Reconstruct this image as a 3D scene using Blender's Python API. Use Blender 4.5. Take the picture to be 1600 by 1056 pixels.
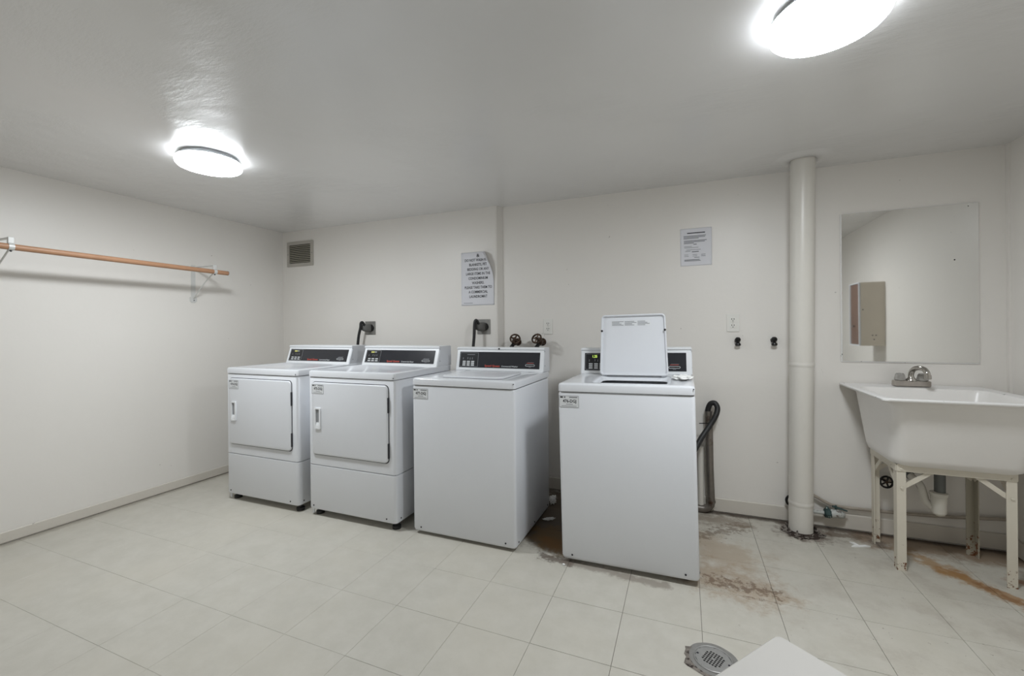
import bpy, bmesh, math, random
from mathutils import Vector, Matrix, noise as mnoise

random.seed(11)
scene = bpy.context.scene
for _o in list(bpy.data.objects):
    bpy.data.objects.remove(_o)
COL = scene.collection

# ------------------------------------------------------------------ camera
CAM_H = 1.193
F_PX, YAW, HORIZON, ROLL = 668.221, 0.3837, 513.49, 0.00888
cam_data = bpy.data.cameras.new('camera')
cam_data.sensor_width = 36.0
cam_data.lens = F_PX / 1600 * 36.0
cam_data.shift_y = -(528 - HORIZON) / 1600
cam_data.clip_start = 0.02
cam = bpy.data.objects.new('camera', cam_data)
COL.objects.link(cam)
cam.matrix_world = (Matrix.Translation((0, 0, CAM_H)) @ Matrix.Rotation(YAW, 4, 'Z')
                    @ Matrix.Rotation(math.pi / 2, 4, 'X') @ Matrix.Rotation(-ROLL, 4, 'Z'))
scene.camera = cam

# ------------------------------------------------------------------ world, exposure
world = bpy.data.worlds.new('world')
scene.world = world
world.use_nodes = True
world.node_tree.nodes['Background'].inputs[0].default_value = (0.5, 0.5, 0.5, 1)
world.node_tree.nodes['Background'].inputs[1].default_value = 0.05
vs = scene.view_settings
vs.view_transform = 'Standard'
vs.look = 'None'
vs.gamma = 1.0
vs.use_curve_mapping = False
vs.exposure = 1.82
LAMP_STRENGTH = 29.5
LAMP_COLOR = (0.91, 0.96, 1.0)


# ------------------------------------------------------------------ pixel to place
def ray(px, py):
    dx, dy = px - 800, py - HORIZON
    c, s = math.cos(ROLL), math.sin(ROLL)
    dx, dy = c * dx - s * dy, s * dx + c * dy
    u, v = dx / F_PX, -dy / F_PX
    return Vector((u * math.cos(YAW) - math.sin(YAW), u * math.sin(YAW) + math.cos(YAW), v))


def at_y(px, py, y):
    r = ray(px, py)
    return r * (y / r.y) + Vector((0, 0, CAM_H))


def at_z(px, py, z):
    r = ray(px, py)
    return r * ((z - CAM_H) / r.z) + Vector((0, 0, CAM_H))


def at_x(px, py, x):
    r = ray(px, py)
    return r * (x / r.x) + Vector((0, 0, CAM_H))


# ------------------------------------------------------------------ materials
def lin(c):
    c = c / 255.0
    return c / 12.92 if c <= 0.04045 else ((c + 0.055) / 1.055) ** 2.4


def rgb(r, g, b):
    return (lin(r), lin(g), lin(b), 1.0)


class Nodes:
    def __init__(self, name):
        self.m = bpy.data.materials.new(name)
        self.m.use_nodes = True
        self.t = self.m.node_tree
        self.b = self.t.nodes['Principled BSDF']

    def n(self, kind, **kw):
        x = self.t.nodes.new(kind)
        for k, v in kw.items():
            setattr(x, k, v)
        return x

    def l(self, a, b):
        self.t.links.new(a, b)

    def math(self, op, a, b=None, clamp=False):
        x = self.n('ShaderNodeMath', operation=op)
        x.use_clamp = clamp
        for i, v in enumerate((a, b)):
            if v is None:
                continue
            if isinstance(v, (int, float)):
                x.inputs[i].default_value = v
            else:
                self.l(v, x.inputs[i])
        return x.outputs[0]

    def vec(self, op, a, b):
        x = self.n('ShaderNodeVectorMath', operation=op)
        for i, v in enumerate((a, b)):
            if isinstance(v, (tuple, list)):
                x.inputs[i].default_value = v
            else:
                self.l(v, x.inputs[i])
        return x

    def noise(self, vec, scale, detail=4, rough=0.6):
        x = self.n('ShaderNodeTexNoise')
        x.inputs['Scale'].default_value = scale
        x.inputs['Detail'].default_value = detail
        x.inputs['Roughness'].default_value = rough
        self.l(vec, x.inputs['Vector'])
        return x.outputs['Fac']

    def mix(self, fac, a, b):
        x = self.n('ShaderNodeMix', data_type='RGBA')
        if isinstance(fac, (int, float)):
            x.inputs[0].default_value = fac
        else:
            self.l(fac, x.inputs[0])
        for sock, v in ((x.inputs[6], a), (x.inputs[7], b)):
            if isinstance(v, tuple):
                sock.default_value = v
            else:
                self.l(v, sock)
        return x.outputs[2]

    def smooth(self, v, lo, hi, out0=0.0, out1=1.0):
        x = self.n('ShaderNodeMapRange', interpolation_type='SMOOTHSTEP')
        self.l(v, x.inputs[0])
        for i, q in enumerate((lo, hi, out0, out1)):
            x.inputs[i + 1].default_value = q
        return x.outputs[0]

    def position(self):
        return self.n('ShaderNodeNewGeometry').outputs['Position']

    def objco(self):
        return self.n('ShaderNodeTexCoord').outputs['Object']

    def bump(self, h, strength, dist=0.01):
        x = self.n('ShaderNodeBump')
        x.inputs['Strength'].default_value = strength
        x.inputs['Distance'].default_value = dist
        self.l(h, x.inputs['Height'])
        self.l(x.outputs[0], self.b.inputs['Normal'])


def mat(name, col, rough=0.5, metal=0.0, var=0.06, vscale=6.0, bump=0.0, bscale=60.0,
        chip=None, emit=None, spec=0.5):
    N = Nodes(name)
    b = N.b
    b.inputs['Roughness'].default_value = rough
    b.inputs['Metallic'].default_value = metal
    b.inputs['Specular IOR Level'].default_value = spec
    co = N.position()
    nz = N.noise(co, vscale)
    dark = tuple(c * (1 - 2 * var) for c in col[:3]) + (1,)
    lite = tuple(min(1, c * (1 + 1.2 * var)) for c in col[:3]) + (1,)
    c = N.mix(nz, dark, lite)
    if chip:
        ccol, cscale, lo, hi = chip
        f = N.smooth(N.noise(co, cscale, 5, 0.65), lo, hi)
        c = N.mix(f, c, ccol)
    N.l(c, b.inputs['Base Color'])
    if bump:
        N.bump(N.noise(co, bscale, 5), bump)
    if emit:
        b.inputs['Emission Color'].default_value = emit[0]
        b.inputs['Emission Strength'].default_value = emit[1]
    return N.m


M = {}
M['enamel'] = mat('white_enamel', rgb(225, 227, 231), 0.28, var=0.015, vscale=3)
M['enamel_dim'] = mat('white_plastic', rgb(222, 225, 229), 0.38, var=0.015, vscale=3)
M['enamel_gloss'] = mat('white_enamel_gloss', rgb(224, 226, 230), 0.14, var=0.01, vscale=3)
M['frame_white'] = mat('console_white', rgb(236, 238, 240), 0.3, var=0.01)
M['panel'] = mat('black_panel', rgb(44, 45, 50), 0.22, var=0.03)
M['panel_key'] = mat('black_keypad', rgb(34, 35, 38), 0.3, var=0.03)
M['key'] = mat('key_white', rgb(205, 207, 208), 0.5, var=0.02)
M['line_grey'] = mat('print_grey', rgb(150, 152, 155), 0.5, var=0.02)
M['print_white'] = mat('print_white', rgb(210, 212, 214), 0.5, var=0.02)
M['print_red'] = mat('print_red', rgb(186, 70, 56), 0.5, var=0.03)
M['print_black'] = mat('print_black', rgb(40, 40, 46), 0.6, var=0.03)
M['print_mid'] = mat('print_midgrey', rgb(122, 124, 128), 0.6, var=0.03)
M['tag_paper'] = mat('tag_paper', rgb(226, 228, 230), 0.5, var=0.02)
M['display_dim'] = mat('display_dim', rgb(96, 96, 52), 0.3, var=0.05, emit=(rgb(190, 190, 110), 0.25))
M['display_on'] = mat('display_digits', rgb(190, 220, 90), 0.3, var=0.0, emit=(rgb(200, 235, 110), 0.25))
M['black_rubber'] = mat('black_rubber', rgb(28, 28, 29), 0.5, var=0.06)
M['dark_gap'] = mat('dark_gasket', rgb(62, 63, 66), 0.7, var=0.05)
M['basket'] = mat('steel_basket', rgb(70, 70, 72), 0.35, 0.6, var=0.05)
M['plug_grey'] = mat('plug_grey', rgb(98, 97, 94), 0.55, var=0.05)
M['steel_plate'] = mat('steel_plate', rgb(150, 149, 146), 0.4, 0.7, var=0.08, vscale=30)
M['galv'] = mat('galvanised_pipe', rgb(138, 132, 126), 0.38, 0.75, var=0.2, vscale=18,
                chip=(rgb(86, 66, 52), 9, 0.56, 0.72))
M['chrome'] = mat('worn_chrome', rgb(190, 186, 180), 0.16, 0.95, var=0.1, vscale=60)
M['faucet_base'] = mat('faucet_base_metal', rgb(176, 168, 160), 0.45, 0.35, var=0.12, vscale=50)
M['acrylic'] = mat('clear_grey_knob', rgb(186, 184, 180), 0.12, 0.5, var=0.2, vscale=120)
M['bronze'] = mat('dark_bronze', rgb(74, 58, 48), 0.35, 0.8, var=0.3, vscale=80, chip=(rgb(190, 175, 160), 90, 0.58, 0.7))
M['black_metal'] = mat('black_metal', rgb(26, 25, 25), 0.3, 0.3, var=0.1)
M['teal'] = mat('corroded_teal', rgb(62, 84, 84), 0.6, 0.3, var=0.3, vscale=60, chip=(rgb(170, 178, 172), 70, 0.58, 0.68))
M['white_corroded'] = mat('white_corroded', rgb(196, 198, 194), 0.6, var=0.15, vscale=60, chip=(rgb(82, 52, 44), 55, 0.56, 0.64))
M['copper'] = mat('painted_copper', rgb(178, 168, 156), 0.45, 0.2, var=0.15, vscale=30)
M['wood_rod'] = mat('wood_rod', rgb(182, 138, 106), 0.45, var=0.1, vscale=14)
M['bracket'] = mat('bracket_white', rgb(216, 216, 213), 0.35, 0.1, var=0.02)
M['paper'] = mat('paper', rgb(226, 226, 231), 0.7, var=0.01)
M['pipe_paint'] = mat('pipe_paint', rgb(222, 218, 210), 0.33, var=0.03, vscale=4, bump=0.08, bscale=14)
M['porcelain'] = mat('porcelain', rgb(240, 237, 233), 0.3, var=0.03, vscale=3, chip=(rgb(60, 56, 54), 38, 0.79, 0.81))
M['rim_chip'] = mat('rim_chipped', rgb(236, 234, 232), 0.35, var=0.03, chip=(rgb(40, 36, 34), 45, 0.66, 0.69))
M['trap_white'] = mat('trap_white', rgb(214, 210, 200), 0.4, var=0.06, vscale=20)
M['tail_grey'] = mat('tailpiece_grey', rgb(104, 106, 104), 0.45, 0.4, var=0.12, vscale=30)
M['dirt'] = mat('dark_dirt', rgb(64, 52, 46), 0.9, var=0.3, vscale=60, bump=0.5, bscale=120)
M['flake'] = mat('grey_flakes', rgb(132, 124, 116), 0.85, var=0.3, vscale=70, chip=(rgb(52, 42, 38), 60, 0.5, 0.58))
M['drain_metal'] = mat('drain_metal', rgb(168, 167, 165), 0.42, 0.55, var=0.1, vscale=60)
M['cast_flange'] = mat('cast_flange', rgb(140, 138, 134), 0.7, 0.15, var=0.15, vscale=50)
M['black_hole'] = mat('black_hole', rgb(14, 13, 12), 0.9, var=0.0)
M['table_white'] = mat('table_white', rgb(198, 194, 188), 0.45, var=0.01)
M['table_leg'] = mat('table_leg_steel', rgb(150, 150, 150), 0.4, 0.5, var=0.04)
M['vent_paint'] = mat('vent_paint', rgb(186, 181, 172), 0.45, 0.1, var=0.05)
M['slat'] = mat('vent_slat', rgb(168, 163, 148), 0.5, 0.1, var=0.06)
M['outlet_white'] = mat('outlet_white', rgb(234, 232, 226), 0.4, var=0.01)
M['outlet_slot'] = mat('outlet_slot', rgb(38, 34, 32), 0.7, var=0.0)
M['cab_beige'] = mat('cabinet_beige', rgb(212, 203, 188), 0.5, var=0.03)
M['cab_brown'] = mat('cabinet_brown', rgb(118, 94, 82), 0.5, var=0.08)
M['lamp_ring'] = mat('lamp_ring', rgb(200, 203, 206), 0.35, 0.3, var=0.0)
M['sink_stand'] = mat('stand_paint', rgb(218, 211, 196), 0.45, var=0.05, vscale=12, chip=(rgb(74, 50, 36), 46, 0.70, 0.73))
M['scrap'] = mat('white_scrap', rgb(246, 246, 244), 0.7, var=0.02)


def make_lamp_mat(name, k):
    N = Nodes(name)
    b = N.b
    b.inputs['Base Color'].default_value = (0.9, 0.9, 0.9, 1)
    b.inputs['Roughness'].default_value = 0.4
    b.inputs['Emission Color'].default_value = LAMP_COLOR + (1,)
    b.inputs['Emission Strength'].default_value = LAMP_STRENGTH * k
    return N.m


M['diffuser'] = make_lamp_mat('lamp_diffuser', 1.0)
M['diffuser_side'] = make_lamp_mat('lamp_diffuser_rim', 0.11)


def seg_dist(N, pos, a, b):
    """distance in the floor plane from the shading point to a segment"""
    flat = N.vec('MULTIPLY', pos, (1, 1, 0)).outputs[0]
    d = (b[0] - a[0], b[1] - a[1], 0)
    L2 = max(1e-6, d[0] ** 2 + d[1] ** 2)
    pa = N.vec('SUBTRACT', flat, (a[0], a[1], 0)).outputs[0]
    t = N.math('DIVIDE', N.vec('DOT_PRODUCT', pa, d).outputs['Value'], L2, clamp=True)
    sc = N.n('ShaderNodeVectorMath', operation='SCALE')
    sc.inputs[0].default_value = d
    N.l(t, sc.inputs['Scale'])
    return N.vec('DISTANCE', pa, sc.outputs[0]).outputs['Value']


STAINS = [  # a, b, radius, softness, colour, strength, noise scale, noise amount
    ((-0.70, 3.05), (-0.70, 2.45), 0.16, 0.16, (82, 68, 53), 0.92, 9, 0.16),
    ((-0.74, 2.36), (-0.60, 2.28), 0.07, 0.09, (116, 92, 60), 0.85, 13, 0.14),
    ((-0.72, 2.30), (-0.66, 2.26), 0.02, 0.06, (128, 92, 48), 0.75, 17, 0.09),
    ((-0.70, 2.14), (-0.56, 2.12), 0.012, 0.03, (80, 66, 56), 0.75, 26, 0.06),
    ((-0.58, 2.13), (-0.10, 2.09), 0.012, 0.03, (128, 116, 106), 0.6, 16, 0.05),
    ((0.08, 2.26), (0.30, 2.20), 0.03, 0.16, (158, 134, 108), 0.60, 14, 0.24),
    ((0.12, 2.22), (0.34, 2.20), 0.00, 0.05, (104, 80, 60), 0.70, 34, 0.20),
    ((0.05, 2.60), (0.22, 2.48), 0.03, 0.20, (164, 142, 116), 0.55, 10, 0.22),
    ((0.06, 2.66), (0.30, 2.86), 0.00, 0.06, (104, 84, 66), 0.60, 30, 0.20),
    ((0.06, 2.92), (0.30, 2.93), 0.02, 0.10, (122, 104, 86), 0.6, 14, 0.16),
    ((1.08, 2.84), (1.20, 2.68), 0.00, 0.09, (168, 128, 76), 0.70, 18, 0.12),
    ((1.18, 2.70), (1.40, 2.40), 0.015, 0.05, (156, 112, 58), 0.75, 20, 0.10),
    ((1.24, 2.61), (1.42, 2.38), 0.00, 0.03, (128, 84, 40), 0.60, 26, 0.08),
    ((1.42, 2.72), (1.56, 2.62), 0.00, 0.06, (150, 96, 52), 0.7, 18, 0.10),
    ((0.98, 2.99), (1.52, 2.97), 0.06, 0.12, (126, 100, 74), 0.75, 9, 0.14),
    ((0.62, 2.93), (0.64, 2.93), 0.09, 0.07, (104, 88, 78), 0.7, 18, 0.12),
    ((0.78, 2.97), (0.88, 2.97), 0.02, 0.04, (100, 82, 66), 0.7, 26, 0.09),
    ((0.10, 3.05), (1.57, 3.05), 0.02, 0.04, (70, 56, 46), 0.85, 14, 0.03),
    ((0.97, 2.90), (0.97, 2.93), 0.01, 0.05, (86, 72, 64), 0.65, 22, 0.08),
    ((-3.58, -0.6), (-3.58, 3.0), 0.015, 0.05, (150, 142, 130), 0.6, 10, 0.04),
]


def make_tile_mat():
    N = Nodes('vinyl_tile')
    b = N.b
    pos = N.position()
    big = N.noise(pos, 1.7, 3, 0.55)
    mid = N.noise(pos, 9, 6, 0.68)
    fine = N.noise(pos, 70, 4, 0.7)
    c = N.mix(N.smooth(mid, 0.25, 0.78), rgb(192, 188, 177), rgb(203, 199, 189))
    c = N.mix(N.math('MULTIPLY', N.smooth(big, 0.42, 0.7), 0.4), c, rgb(202, 196, 182))
    c = N.mix(N.math('MULTIPLY', N.smooth(fine, 0.58, 0.75), 0.22), c, rgb(184, 179, 170))
    inf = N.n('ShaderNodeObjectInfo')
    c = N.mix(N.math('MULTIPLY', inf.outputs['Random'], 0.12), c, rgb(190, 186, 176))
    # grime grows toward the wet, right-hand side of the room
    sep = N.n('ShaderNodeSeparateXYZ')
    N.l(pos, sep.inputs[0])
    right = N.smooth(sep.outputs[0], -0.6, 1.3)
    grime = N.smooth(N.noise(pos, 5.5, 7, 0.7), 0.47, 0.68)
    c = N.mix(N.math('MULTIPLY', N.math('MULTIPLY', grime, right), 0.40), c, rgb(160, 150, 139))
    speck = N.smooth(N.noise(pos, 34, 4, 0.72), 0.66, 0.71)
    c = N.mix(N.math('MULTIPLY', N.math('MULTIPLY', speck, right), 0.75), c, rgb(92, 78, 66))
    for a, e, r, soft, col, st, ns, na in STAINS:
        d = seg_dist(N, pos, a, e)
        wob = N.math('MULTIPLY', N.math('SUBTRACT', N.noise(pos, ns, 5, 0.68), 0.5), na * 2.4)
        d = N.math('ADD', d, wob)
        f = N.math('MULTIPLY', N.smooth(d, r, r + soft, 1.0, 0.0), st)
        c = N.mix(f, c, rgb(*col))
    N.l(c, b.inputs['Base Color'])
    b.inputs['Roughness'].default_value = 0.46
    b.inputs['Specular IOR Level'].default_value = 0.4
    N.bump(mid, 0.08, 0.004)
    return N.m


M['tile'] = make_tile_mat()
M['grout'] = mat('tile_bed', rgb(112, 104, 96), 0.9, var=0.15, vscale=8)


def make_wall_mat(name, col, rough, bump=0.10):
    N = Nodes(name)
    b = N.b
    pos = N.position()
    a = N.noise(pos, 0.9, 4, 0.6)
    c = N.mix(a, tuple(v * 0.955 for v in col[:3]) + (1,), tuple(min(1, v * 1.03) for v in col[:3]) + (1,))
    sp = N.smooth(N.noise(pos, 26, 3, 0.6), 0.755, 0.775)
    c = N.mix(N.math('MULTIPLY', sp, 0.5), c, rgb(120, 110, 100))
    N.l(c, b.inputs['Base Color'])
    b.inputs['Roughness'].default_value = rough
    h = N.math('ADD', N.noise(pos, 5, 4, 0.6), N.math('MULTIPLY', N.noise(pos, 60, 3), 0.12))
    N.bump(h, bump, 0.02)
    return N.m


M['wall'] = make_wall_mat('wall_paint', rgb(236, 232, 226), 0.40)
M['base'] = make_wall_mat('baseboard_paint', rgb(216, 210, 200), 0.45)


def make_ceiling_mat():
    N = Nodes('ceiling_paint')
    b = N.b
    pos = N.position()
    a = N.noise(pos, 1.3, 5, 0.6)
    c = N.mix(a, rgb(219, 218, 217), rgb(231, 230, 229))
    N.l(c, b.inputs['Base Color'])
    b.inputs['Roughness'].default_value = 0.32
    b.inputs['Specular IOR Level'].default_value = 0.7
    b.inputs['Coat Weight'].default_value = 1.0
    b.inputs['Coat Roughness'].default_value = 0.26
    b.inputs['Coat IOR'].default_value = 1.6
    # trowel strokes, stronger in patches
    mp = N.n('ShaderNodeMapping')
    mp.inputs['Scale'].default_value = (5, 16, 5)
    mp.inputs['Rotation'].default_value = (0, 0, 0.7)
    N.l(pos, mp.inputs[0])
    st = N.noise(mp.outputs[0], 1.9, 7, 0.66)
    patch = N.smooth(N.noise(pos, 1.6, 3), 0.46, 0.64, 0.04, 1.0)
    h = N.math('ADD', N.math('MULTIPLY', st, patch), N.math('MULTIPLY', N.noise(pos, 2.2, 2, 0.4), 1.2))
    N.bump(h, 0.20, 0.022)
    N.l(N.b.inputs['Normal'].links[0].from_socket, N.b.inputs['Coat Normal'])
    return N.m


M['ceiling'] = make_ceiling_mat()


def make_mirror_mat():
    N = Nodes('mirror_silvering')
    b = N.b
    pos = N.position()
    b.inputs['Metallic'].default_value = 1.0
    b.inputs['Roughness'].default_value = 0.03
    sp = N.smooth(N.noise(pos, 30, 2, 0.5), 0.775, 0.80)
    c = N.mix(sp, rgb(238, 238, 236), rgb(60, 56, 52))
    N.l(c, b.inputs['Base Color'])
    N.l(N.math('ADD', N.math('MULTIPLY', sp, 0.6), 0.03), b.inputs['Roughness'])
    N.bump(N.noise(pos, 2.2, 2), 0.05, 0.004)
    return N.m


M['mirror'] = make_mirror_mat()


def make_leg_mat(name, paint, reach, amount):
    N = Nodes(name)
    b = N.b
    pos = N.position()
    sep = N.n('ShaderNodeSeparateXYZ')
    N.l(pos, sep.inputs[0])
    low = N.smooth(sep.outputs[2], 0.0, reach, amount, 0.0)
    nz = N.math('ADD', N.noise(pos, 42, 5, 0.7), low)
    c = N.mix(N.smooth(nz, 0.70, 0.76), paint, rgb(112, 68, 36))
    N.l(c, b.inputs['Base Color'])
    b.inputs['Roughness'].default_value = 0.5
    return N.m


M['leg'] = make_leg_mat('stand_leg_paint', rgb(218, 211, 196), 0.22, 0.17)
M['leg_rusty'] = make_leg_mat('stand_leg_rusty', rgb(172, 166, 150), 0.30, 0.21)


# ------------------------------------------------------------------ mesh helpers
def rr(x0, x1, y0, y1, r, n=5):
    """rounded rectangle outline, counter-clockwise"""
    pts = []
    r = max(r, 1e-5)
    for cx, cy, a0 in ((x1 - r, y1 - r, 0), (x0 + r, y1 - r, 90), (x0 + r, y0 + r, 180), (x1 - r, y0 + r, 270)):
        for i in range(n + 1):
            a = math.radians(a0 + 90 * i / n)
            pts.append((cx + r * math.cos(a), cy + r * math.sin(a)))
    return pts


class MB:
    def __init__(self):
        self.v, self.f = [], []

    def add(self, verts, faces):
        o = len(self.v)
        self.v += [tuple(p) for p in verts]
        self.f += [[i + o for i in q] for q in faces]
        return self

    def loft(self, loops, cap0=True, cap1=True, closed=True):
        n = len(loops[0])
        vs_, fs = [], []
        for L in loops:
            vs_ += list(L)
        for k in range(len(loops) - 1):
            for i in range(n if closed else n - 1):
                j = (i + 1) % n
                fs.append((k * n + i, k * n + j, (k + 1) * n + j, (k + 1) * n + i))
        if cap0:
            fs.append(tuple(range(n))[::-1])
        if cap1:
            o = (len(loops) - 1) * n
            fs.append(tuple(range(o, o + n)))
        return self.add(vs_, fs)

    def box(self, x0, x1, y0, y1, z0, z1, b=0.0):
        return self.rbox('z', x0, x1, y0, y1, z0, z1, b, b, 1)

    def rbox(self, axis, a0, a1, b0, b1, t0, t1, r=0.0, bev=0.0, n=4):
        """rounded-rectangle prism along an axis. z: (x,y) outline; y: (x,z) outline, t along y; x: (y,z) outline"""
        loops = []
        if r <= 0:
            mk = lambda q: [(a0 + q, b0 + q), (a1 - q, b0 + q), (a1 - q, b1 - q), (a0 + q, b1 - q)]
        else:
            mk = lambda q: rr(a0 + q, a1 - q, b0 + q, b1 - q, max(r - q, 1e-4), n)
        seq = [(t0, bev), (t0 + bev, 0), (t1 - bev, 0), (t1, bev)] if bev > 0 else [(t0, 0), (t1, 0)]
        for t, q in seq:
            o = mk(q)
            if axis == 'z':
                loops.append([(x, y, t) for x, y in o])
            elif axis == 'y':
                loops.append([(x, t, y) for x, y in o])
            else:
                loops.append([(t, x, y) for x, y in o])
        return self.loft(loops)

    def prism(self, axis, outline, t0, t1):
        loops = []
        for t in (t0, t1):
            if axis == 'x':
                loops.append([(t, a, b) for a, b in outline])
            elif axis == 'y':
                loops.append([(a, t, b) for a, b in outline])
            else:
                loops.append([(a, b, t) for a, b in outline])
        return self.loft(loops)

    def tube(self, pts, r, n=10, cap=True):
        pts = [Vector(p) for p in pts]
        rad = r if isinstance(r, (list, tuple)) else [r] * len(pts)
        up = None
        loops = []
        for i, p in enumerate(pts):
            d = (pts[min(i + 1, len(pts) - 1)] - pts[max(i - 1, 0)]).normalized()
            if up is None:
                up = d.orthogonal().normalized()
            else:
                up = (up - d * up.dot(d))
                up = up.normalized() if up.length > 1e-6 else d.orthogonal().normalized()
            w = d.cross(up)
            loops.append([p + (up * math.cos(a) + w * math.sin(a)) * rad[i]
                          for a in (2 * math.pi * k / n for k in range(n))])
        return self.loft(loops, cap, cap)

    def lathe(self, origin, axis, prof, n=24, cap=True):
        """prof: (distance along axis, radius)"""
        axis = Vector(axis).normalized()
        u = axis.orthogonal().normalized()
        w = axis.cross(u)
        o = Vector(origin)
        loops = [[o + axis * t + (u * math.cos(a) + w * math.sin(a)) * max(r, 1e-5)
                  for a in (2 * math.pi * k / n for k in range(n))] for t, r in prof]
        return self.loft(loops, cap, cap)

    def torus(self, c, axis, R, r, n=22, m=8):
        axis = Vector(axis).normalized()
        u = axis.orthogonal().normalized()
        w = axis.cross(u)
        c = Vector(c)
        vs_, fs = [], []
        for i in range(n):
            a = 2 * math.pi * i / n
            d = u * math.cos(a) + w * math.sin(a)
            for j in range(m):
                q = 2 * math.pi * j / m
                vs_.append(c + d * (R + r * math.cos(q)) + axis * (r * math.sin(q)))
        for i in range(n):
            for j in range(m):
                fs.append((i * m + j, ((i + 1) % n) * m + j, ((i + 1) % n) * m + (j + 1) % m, i * m + (j + 1) % m))
        return self.add(vs_, fs)

    def build(self, name, material, parent=None, smooth=35):
        me = bpy.data.meshes.new(name)
        me.from_pydata([tuple(p) for p in self.v], [], self.f)
        bm = bmesh.new()
        bm.from_mesh(me)
        bmesh.ops.recalc_face_normals(bm, faces=bm.faces)
        bm.to_mesh(me)
        bm.free()
        if smooth:
            me.polygons.foreach_set('use_smooth', [True] * len(me.polygons))
            me.set_sharp_from_angle(angle=math.radians(smooth))
        me.materials.append(material)
        o = bpy.data.objects.new(name, me)
        COL.objects.link(o)
        o.parent = parent
        return o


def tag(o, label=None, cat=None, group=None, kind=None):
    if label:
        o['label'] = label
    if cat:
        o['category'] = cat
    if group:
        o['group'] = group
    if kind:
        o['kind'] = kind
    return o


def thing(name, loc, label, cat, group=None, rot=(0, 0, 0)):
    o = bpy.data.objects.new(name, None)
    o.empty_display_size = 0.1
    COL.objects.link(o)
    o.location = loc
    o.rotation_euler = rot
    return tag(o, label, cat, group)


def copy_tree(o, parent=None):
    c = o.copy()
    COL.objects.link(c)
    c.parent = parent
    for ch in list(o.children):
        copy_tree(ch, c)
    return c


def smooth_path(pts, k=6):
    pts = [Vector(p) for p in pts]
    out = []
    P = [pts[0] * 2 - pts[1]] + pts + [pts[-1] * 2 - pts[-2]]
    for i in range(1, len(P) - 2):
        for j in range(k):
            t = j / k
            a, b, c, d = P[i - 1], P[i], P[i + 1], P[i + 2]
            out.append(0.5 * ((2 * b) + (c - a) * t + (2 * a - 5 * b + 4 * c - d) * t * t + (3 * b - a - 3 * c + d) * t ** 3))
    out.append(pts[-1])
    return out


def text_geo(body, size, bold=0.0, align='CENTER', xs=1.0):
    cu = bpy.data.curves.new('lettering', 'FONT')
    cu.body = body
    cu.size = size
    cu.align_x = align
    cu.resolution_u = 3
    cu.offset = bold
    ob = bpy.data.objects.new('lettering', cu)
    COL.objects.link(ob)
    bpy.context.view_layer.update()
    dg = bpy.context.evaluated_depsgraph_get()
    me = bpy.data.meshes.new_from_object(ob.evaluated_get(dg))
    vv = [(v.co.x * xs, v.co.y) for v in me.vertices]
    ff = [tuple(p.vertices) for p in me.polygons]
    bpy.data.objects.remove(ob)
    bpy.data.curves.remove(cu)
    bpy.data.meshes.remove(me)
    return vv, ff


def crumple(name, material, centre, size, seed, flat=0.5, parent=None):
    bm = bmesh.new()
    bmesh.ops.create_icosphere(bm, subdivisions=3, radius=1.0)
    vs_ = []
    for v in bm.verts:
        q = v.co * 2.3 + Vector((seed * 7.1, seed * 3.3, 0))
        k = 0.72 + 0.55 * mnoise.noise(q) + 0.25 * mnoise.noise(q * 2.7)
        p = v.co * k
        vs_.append((p.x * size[0], p.y * size[1], p.z * size[2]))
    fs = [tuple(x.index for x in f.verts) for f in bm.faces]
    bm.free()
    zmin = min(p[2] for p in vs_)
    m = MB().add([(p[0], p[1], p[2] - zmin) for p in vs_], fs)
    o = m.build(name, material, parent, smooth=18)
    o.location = centre
    return o


# ------------------------------------------------------------------ the room
XL, XR = -3.588, 1.577
YB_L, YB, YF = 3.000, 3.055, -0.70
ZC = 2.137
STEP_A = at_y(776.5, 430, YB_L).x
STEP_B = at_y(786.0, 430, YB).x

MB().box(XL - 0.12, XR + 0.12, YF - 0.12, YB + 0.12, -0.10, -0.003).build('floor', M['grout'], None, 0)
floor = bpy.data.objects['floor']
tag(floor, 'worn cream vinyl tile floor stained near the sink and washers', 'floor', kind='structure')
o = MB().box(XL - 0.12, XR + 0.12, YF - 0.12, YB + 0.12, ZC, ZC + 0.1).build('ceiling', M['ceiling'], None, 0)
tag(o, 'low glossy off-white plaster ceiling with trowel marks', 'ceiling', kind='structure')
o = MB().box(XL - 0.12, XL, YF, YB + 0.12, -0.003, ZC).build('wall_left', M['wall'], None, 0)
tag(o, 'plain off-white wall behind the wooden hanging rod', 'wall', kind='structure')
o = MB().box(XR, XR + 0.12, YF, YB + 0.12, -0.003, ZC).build('wall_right', M['wall'], None, 0)
tag(o, 'off-white wall beside the laundry sink', 'wall', kind='structure')
o = MB().box(XL - 0.12, XR + 0.12, YF - 0.12, YF, -0.003, ZC).build('wall_front', M['wall'], None, 0)
tag(o, 'plain off-white wall facing the row of machines', 'wall', kind='structure')
outline = [(XL, YB_L), (STEP_A - 0.012, YB_L), (STEP_A, YB_L + 0.004), (STEP_B, YB), (XR, YB), (XR, YB + 0.12), (XL, YB + 0.12)]
o = MB().prism('z', outline, -0.003, ZC).build('wall_back', M['wall'], None, 0)
tag(o, 'off-white wall with shallow step behind the washers and dryers', 'wall', kind='structure')

# baseboards: slightly rounded boards with a dark gap above the floor
def board(name, x0, x1, y0, y1, label, h=0.082):
    o_ = MB().box(x0, x1, y0, y1, 0.005, h, 0.004).build(name, M['base'])
    return tag(o_, label, 'baseboard', kind='structure')


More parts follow.
